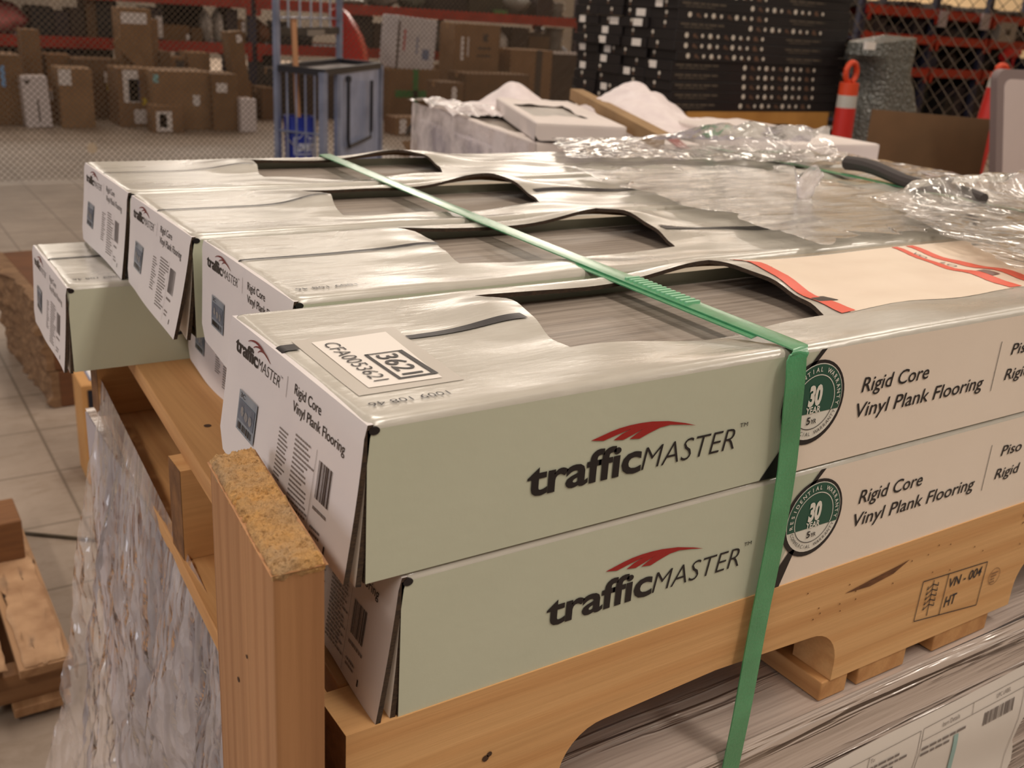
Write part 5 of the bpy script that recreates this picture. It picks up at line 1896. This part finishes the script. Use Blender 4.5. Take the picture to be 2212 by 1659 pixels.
cpost(l_, 0.08, 1.75, 0.030)
cpost(b_, 0.08, 1.75, 0.032)
cpost(f_, 0.08, ZC, 0.036)
cpost(r_, 0.08, ZC, 0.030)
cpost(f_ + (r_ - f_) * 0.22, 0.10, ZC - 0.02, 0.028, STEEL, 'door_stile')
b = MB()
for a, c in ((l_, f_), (f_, r_), (r_, b_), (b_, l_)):
    b.flat_bar(a + UPZ * ZC, c + UPZ * ZC, 0.02, 0.036)
b.build('top_frame', STEELD, cart)
b = MB(); vs = [q + UPZ * (ZC - 0.012) for q in (l_, f_, r_, b_)]
b.add([*vs, *[q - UPZ * 0.008 for q in vs]], [(0, 1, 2, 3), (7, 6, 5, 4), (0, 4, 5, 1), (1, 5, 6, 2), (2, 6, 7, 3), (3, 7, 4, 0)])
b.build('top_tray', mat('dusty_tray', (150, 140, 136), 0.5, (120, 112, 110), 12), cart)
b = MB()
for a, c in ((l_, f_), (f_, r_), (r_, b_), (b_, l_)):
    b.flat_bar(a + UPZ * 0.12, c + UPZ * 0.12, 0.03, 0.04)
vs = [q + UPZ * 0.11 for q in (l_, f_, r_, b_)]
b.add([*vs, *[q - UPZ * 0.008 for q in vs]], [(0, 1, 2, 3), (7, 6, 5, 4)])
b.build('base_frame', STEELD, cart)
for t in (0.22, 0.42, 0.62, 0.82):
    b = MB(); b.bar(l_ + (f_ - l_) * t + UPZ * 0.12, l_ + (f_ - l_) * t + UPZ * ZC, 0.006, 8); b.build('front_bar', STEEL, cart)
for t in (0.17, 0.34, 0.51, 0.67, 0.83):
    b = MB(); b.bar(l_ + (b_ - l_) * t + UPZ * 1.0, l_ + (b_ - l_) * t + UPZ * 1.75, 0.0075, 8); b.build('back_bar', mat('bright_steel_bar', (176, 182, 198), 0.3, metal=0.6), cart)
b = MB(); b.flat_bar(l_ + UPZ * 0.995, b_ + UPZ * 0.995, 0.014, 0.045); b.build('back_cross_rail', STEELD, cart)
b = MB(); b.bar(l_ + UPZ * 1.07, b_ + UPZ * 1.07, 0.006, 8); b.build('back_cross_bar', STEEL, cart)
b = MB(); m_ = l_.lerp(b_, 0.56); b.flat_bar(l_.lerp(b_, 0.44) + UPZ * 0.985 - Vector((0.0, 0.012, 0)), l_.lerp(b_, 0.72) + UPZ * 0.985 - Vector((0.0, 0.012, 0)), 0.004, 0.035); b.build('rail_plate', mat('grey_plate', (132, 124, 118), 0.5), cart)
b = MB(); b.bar(l_ + UPZ * 0.45, f_ + UPZ * 0.46, 0.006, 8); b.build('side_cross_bar', STEEL, cart)
out = (f_ + (r_ - f_) * 0.5).normalized()
pa, pb_ = f_ + (r_ - f_) * 0.26, f_ + (r_ - f_) * 0.97
b = MB(); b.flat_bar(pa + UPZ * 0.45, pb_ + UPZ * 0.45, 0.004, 0.66)
b.build('door_panel', mat('blue_steel_panel', (168, 180, 212), 0.32, (134, 146, 180), 5, metal=0.2), cart)
nrm = Vector((r_.y - f_.y, -(r_.x - f_.x), 0)).normalized()
if nrm.y > 0:
    nrm = -nrm
qa, qb = f_ + (r_ - f_) * 0.32 + nrm * 0.03, f_ + (r_ - f_) * 0.74 + nrm * 0.03
b = MB(); b.tube([qa + UPZ * 0.74, qa + UPZ * 0.40, qa + UPZ * 0.355 + (qb - qa) * 0.04, qb + UPZ * 0.37 - (qb - qa) * 0.04, qb + UPZ * 0.41, qb + UPZ * 0.72], 0.011, 8)
b.build('door_handle', STEELD, cart, smooth=True)
b = MB(); b.lathe([(0.018, 0), (0.018, 0.03), (0.006, 0.036)], 12, c=((qa + nrm * 0.0).x, (qa).y)); o = b.build('door_knob', STEELD, cart, smooth=True); o.location.z = 0.735
for q in (l_, b_, r_, f_):
    b = MB(); b.bar(q * 0.92 + UPZ * 0.05 + Vector((0.014, 0, 0)), q * 0.92 + UPZ * 0.05 - Vector((0.014, 0, 0)), 0.05, 16); b.build('caster', mat('grey_caster', (70, 68, 66), 0.6), cart)

ctr = l_.lerp(f_, 0.42) * 0.72
bk = org + ctr
dist = (Vector((bk.x, bk.y, 1)) - CAM_LOC)
pl = at(611, 262, bk.y); prr = at(681, 262, bk.y)
rad = (prr.x - pl.x) / 2 * 0.86
hb = at(646, 250, bk.y).z - 0.125
bucket = thing('bucket', 'blue bucket standing inside the barred steel cart', 'bucket', (at(646, 300, bk.y).x, bk.y, 0.125))
BLUE = mat('blue_bucket_plastic', (24, 44, 140), 0.4, (16, 34, 120), 4)
b = MB(); b.lathe([(rad * 0.86, 0), (rad * 0.88, 0.004), (rad * 0.98, hb * 0.78), (rad * 1.04, hb * 0.78), (rad * 1.04, hb * 0.83), (rad, hb * 0.84), (rad * 1.02, hb * 0.97), (rad * 1.05, hb), (rad * 0.96, hb), (rad * 0.9, hb * 0.5)], 28, cap=False)
b.build('shell', BLUE, bucket, smooth=True)
b = MB()
cyl = lambda off: (lambda u, v: ((rad * (0.88 + 0.10 * v / (hb * 0.78)) + off) * math.sin(u / rad), -(rad * (0.88 + 0.10 * v / (hb * 0.78)) + off) * math.cos(u / rad), v))
zc = at(646, 323, bk.y - rad).z - 0.125
put_text(b, "Lowe's", cyl(0.001), -rad * 0.62, zc - 0.012, rad * 1.25, hb * 0.17, 0, bold=0.03)
ol = [(-0.72, -0.035), (-0.72, 0.075), (-0.34, 0.075), (0.0, 0.115), (0.34, 0.075), (0.72, 0.075), (0.72, -0.035), (-0.72, -0.035)]
for (u0, v0), (u1, v1) in zip(ol, ol[1:]):
    for k in range(5):
        ua, ub = u0 + (u1 - u0) * k / 5, u0 + (u1 - u0) * (k + 1) / 5
        va, vb = v0 + (v1 - v0) * k / 5, v0 + (v1 - v0) * (k + 1) / 5
        q = cyl(0.001)
        s_ = hb / 0.36 * 1.5
        dx, dy = (0.0, 0.003) if abs(u1 - u0) > 0.01 else (0.003, 0.0)
        b.add([q(ua * rad + dx, zc + va * s_ * 0.5 + dy), q(ub * rad + dx, zc + vb * s_ * 0.5 + dy), q(ub * rad - dx, zc + vb * s_ * 0.5 - dy), q(ua * rad - dx, zc + va * s_ * 0.5 - dy)], [(0, 1, 2, 3)])
b.build('logo_print', mat('white_bucket_print', (196, 200, 214), 0.5), bucket)
b = MB(); b.tube([(rad * 1.05 * math.cos(a), -rad * 1.06 * math.sin(a) * 0.9, hb * 0.8 - hb * 0.25 * math.sin(a)) for a in np.linspace(0, math.pi, 14)], 0.003, 6); b.build('bail_handle', POST, bucket)
root = thing('broom_handle', 'wooden pole standing in the blue bucket inside the cart', 'pole', bucket.location + Vector((0, 0, 0.01)))
top_ = at(634, 42, bk.y + 0.05) - root.location
b = MB(); b.bar((0.01, 0.0, 0.0), top_, 0.017, 12); b.build('pole', mat('bare_wood_pole', (188, 138, 98), 0.6, (170, 120, 82), 6, (1, 1, 0.2)), root, smooth=True)
b = MB(); b.bar(top_ * 0.985, top_ * 1.005, 0.0175, 12); b.build('end_cap', mat('pole_end', (150, 104, 70), 0.6), root, smooth=True)

# ------------------------------------------------------------------ right rack goods
GR = 'goods on the rack against the cream wall'
rng = random.Random(31)
cn = ['brown', 'plum', 'black', 'olive', 'grey', 'slate', 'navy', 'tan']
lv = [('middle', zr[0]), ('top', zr[1]), ('lowest', zr[2]), ('floor', 0.0)]
for ln, z in lv:
    px = 1862
    k = 0
    while px < 2240:
        w = rng.uniform(18, 34)
        ci = rng.choice((0, 1, 2, 2, 3, 5, 6)) if ln != 'top' else rng.choice((4, 7, 1, 4))
        hmax = {'middle': zr[1] - zr[0] - 0.12, 'top': 0.10, 'lowest': zr[0] - zr[2] - 0.12, 'floor': zr[2] - 0.13}[ln]
        h = rng.uniform(0.45, 1.0) * hmax
        Yg = RY + 0.12
        xa, xb = at(px, 100, Yg).x, at(px + w - 2, 100, Yg).x
        for ux in UR:
            if xa - 0.06 < ux < xb + 0.06:
                if ux - xa > xb - ux:
                    xb = ux - 0.07
                else:
                    xa = ux + 0.07
        if xb - xa < 0.08:
            px += w
            continue
        kind = rng.choice(('box', 'box', 'pail', 'bag'))
        nm = {'box': 'carton', 'pail': 'pail', 'bag': 'sack'}[kind]
        lb = '%s %s, %s along the %s of the rack by the cream wall' % (cn[ci], nm, ORD[k], ln + ' shelf' if ln != 'floor' else 'floor under the beams')
        if kind == 'box':
            cbox('shelf_carton', lb, 'box', xa, Yg, z + 0.002, xb - xa, 0.5, h, 0, DK[ci], (), GR, 0, False, True)
        elif kind == 'pail':
            pail('pail', lb, 'pail', (xa + xb) / 2, Yg + 0.34, z + 0.002, (xb - xa) / 2 * 0.95, h, DK[ci], GR)
        else:
            bag('sack', lb, 'sack', (xa + xb) / 2, Yg + 0.3, z + 0.002, (xb - xa), 0.5, h, DK[ci], k + px, GR)
        px += w
        k += 1
for lb, x0, x1, y0, y1 in (('white paper tag hanging on the rack upright with navy paint', 2026, 2048, 24, 58), ('second white paper tag on the rack, nearer the cream wall corner', 2116, 2140, 30, 64)):
    a, c = at(x0, y1, RY - 0.06), at(x1, y0, RY - 0.06)
    b = MB(); b.box(a.x, c.x, RY - 0.075, RY - 0.045, a.z, c.z)
    tag(b.build('paper_tag', mat('greyish_paper', (176, 160, 160), 0.6)), lb, 'tag', 'paper tags on the rack')
a, c = at(2156, 104, RY - 0.05), at(2200, 64, RY - 0.05)
cbox('switch_box', 'pale grey square box with a dark emblem on the middle rack shelf', 'box', a.x, RY - 0.03, zr[0] + 0.002, c.x - a.x, 0.12, c.z - a.z, 0, mat('pale_grey_box', (156, 146, 136), 0.6), ((0.3, 0.62, 0.35, 0.65, 'g'),), None, 0, False, False)
root = thing('red_tool', 'red power tool hanging at the rack edge over the white board', 'tool', at(2180, 125, RY - 0.1))
b = MB(); b.tube([(-0.16, 0, 0.0), (-0.05, 0, 0.06), (0.08, 0, 0.05), (0.2, 0, 0.08)], [0.06, 0.075, 0.07, 0.05], 12); b.build('housing', mat('tool_red', (190, 40, 40), 0.4), root, smooth=True)
b = MB(); b.tube([(-0.1, 0, -0.02), (-0.12, 0, -0.16), (0.0, 0, -0.2), (0.1, 0, -0.14), (0.1, 0, 0.0)], 0.03, 10); b.build('grip_loop', _MC['tool_red'], root, smooth=True)

# ------------------------------------------------------------------ low things on the floor at the near side
root = thing('wooden_pallet', 'low worn pallet on the tiles with torn cardboard on its boards', 'pallet', (0.04, 1.22, 0), R(0))
OLD = wood('weathered_wood', (176, 136, 98), (124, 88, 58), 1)
OLDX = wood('weathered_wood_x', (150, 110, 74), (104, 72, 46), 0)
for k in range(3):
    b = MB(); b.box(-0.9, -0.005, 0.02 + 0.30 * k, 0.06 + 0.30 * k, 0.03, 0.085); b.build('stringer', OLDX, root, bevel=0.002)
for k in range(7):
    b = MB(); x = -0.085 - 0.118 * k; b.box(x, x + 0.085, 0.0, 0.66, 0.085, 0.102); b.build('deck_board', OLD, root, bevel=0.002)
for k in range(3):
    b = MB(); x = -0.10 - 0.38 * k; b.box(x, x + 0.09, 0.0, 0.66, 0.012, 0.03); b.build('bottom_board', OLD, root, bevel=0.002)
rows = []
for j in range(26):
    v = j / 25
    rows.append([(-0.075 + 0.07 * u + 0.012 * nz(v, u, 9, 2) - 0.05 * 0, 0.004 + 0.60 * v + 0.01 * nz(u, v, 12, 5), 0.1036 + 0.002 * abs(nz(u, v, 6, 1)) + 0.004 * max(0, u - 0.8) * 5 * abs(nz(v, 1, 16))) for u in np.linspace(0, 1, 12)])
b = MB(); b.sheet(rows, 0.001); b.build('torn_cardboard', mat('torn_card', (186, 148, 112), 0.85, (150, 112, 80), 14), root, smooth=True, angle=180)
b = MB(); b.sheet([[(-0.20 + 0.10 * u + 0.01 * nz(v, u, 8), 0.01 + 0.4 * v, 0.1036 + 0.002 * abs(nz(u, v, 5, 3))) for u in np.linspace(0, 1, 12)] for v in np.linspace(0, 1, 20)], 0.001)
b.build('torn_cardboard', _MC['torn_card'], root, smooth=True, angle=180)
root = thing('timber_block', 'brown timber block lying on the low worn pallet', 'block', (-0.30, 1.60, 0.1025))
b = MB(); b.box(0.0, 0.325, 0.0, 0.11, 0.0, 0.085); b.build('block', mat('brown_block', (126, 84, 48), 0.8, (108, 70, 40), 9, (1, 8, 8)), root, bevel=0.003)
root = thing('rod', 'thin dark rod lying on the floor tiles near the hanging wrap', 'rod', (0.055, 1.905, 0.0045))
b = MB(); b.bar((0, 0, 0), (0.22, -0.17, 0), 0.0042, 8); b.build('shaft', mat('dark_rod', (70, 60, 46), 0.5), root)

# stack of rough timbers
for k, (z0, z1, dx) in enumerate(((0.0, 0.115, 0.008), (0.115, 0.225, 0.0), (0.225, 0.335, -0.012))):
    root = thing('rough_timber', 'rough brown timber with a torn pale end, %s of three stacked on the tiles' % ('lowest', 'middle', 'topmost')[k], 'timber', (0.25 + dx, 2.66, z0), R(2), 'rough timbers stacked on the tiles')
    b = MB()
    b.box(0.02, 0.9, 0.0, 0.62 + 0.3 * 0, 0.001, z1 - z0 - 0.001)
    b.build('log', mat('dark_timber', (112, 70, 40), 0.85, (90, 56, 32), 5, (1, 1, 10)), root, bevel=0.004)
    rows = []
    for j in range(14):
        t = j / 13
        rows.append([(0.02 - 0.018 - 0.035 * abs(nz(y * 6, t * 2 + k, 1.6, 3)) - 0.05 * (y ** 2) * (0.3 + 0.7 * (k == 2)), 0.0 + 0.62 * y, 0.002 + (z1 - z0 - 0.003) * t) for y in np.linspace(0, 1, 34)])
    b.sheet(rows)
    b = MB(); b.sheet(rows)
    n0 = len(rows[0])
    b.sheet([rows[-1], [(0.021, p_[1], p_[2]) for p_ in rows[-1]]])
    b.sheet([[r[0] for r in rows], [(0.021, 0.0, r[0][2]) for r in rows]])
    b.build('splintered_end', mat('splintered_pale', (140, 108, 78), 0.9, (100, 72, 48), 16, (1, 3, 3), bmp=0.6, bscale=50), root, smooth=True, angle=180)
# black-fronted carton
root = thing('framed_carton', 'tan carton with a black front panel on the floor behind the pallet', 'carton', (0.240, 2.10, 0), R(-2))
b = MB(); b.box(0, 0.40, 0, 0.13, 0, 0.265); b.build('body', mat('orange_tan_carton', (196, 146, 88), 0.7, (178, 128, 74), 9), root, bevel=0.003)
b = MB(); b.box(0.014, 0.388, -0.002, 0.0, 0.012, 0.120); b.build('black_panel', BLK, root)
b = MB(); b.box(0.014, 0.388, -0.002, 0.0, 0.126, 0.252); b.build('black_panel', mat('blue_black_panel', (26, 26, 38), 0.35), root)
b = MB(); b.box(0.03, 0.14, 0.03, 0.11, 0.265, 0.2665); b.build('white_label', MAT_LBL, root)
b = MB(); b.box(0.025, 0.030, 0.03, 0.11, 0.265, 0.267); b.build('blue_edge', LBLS['b'], root)
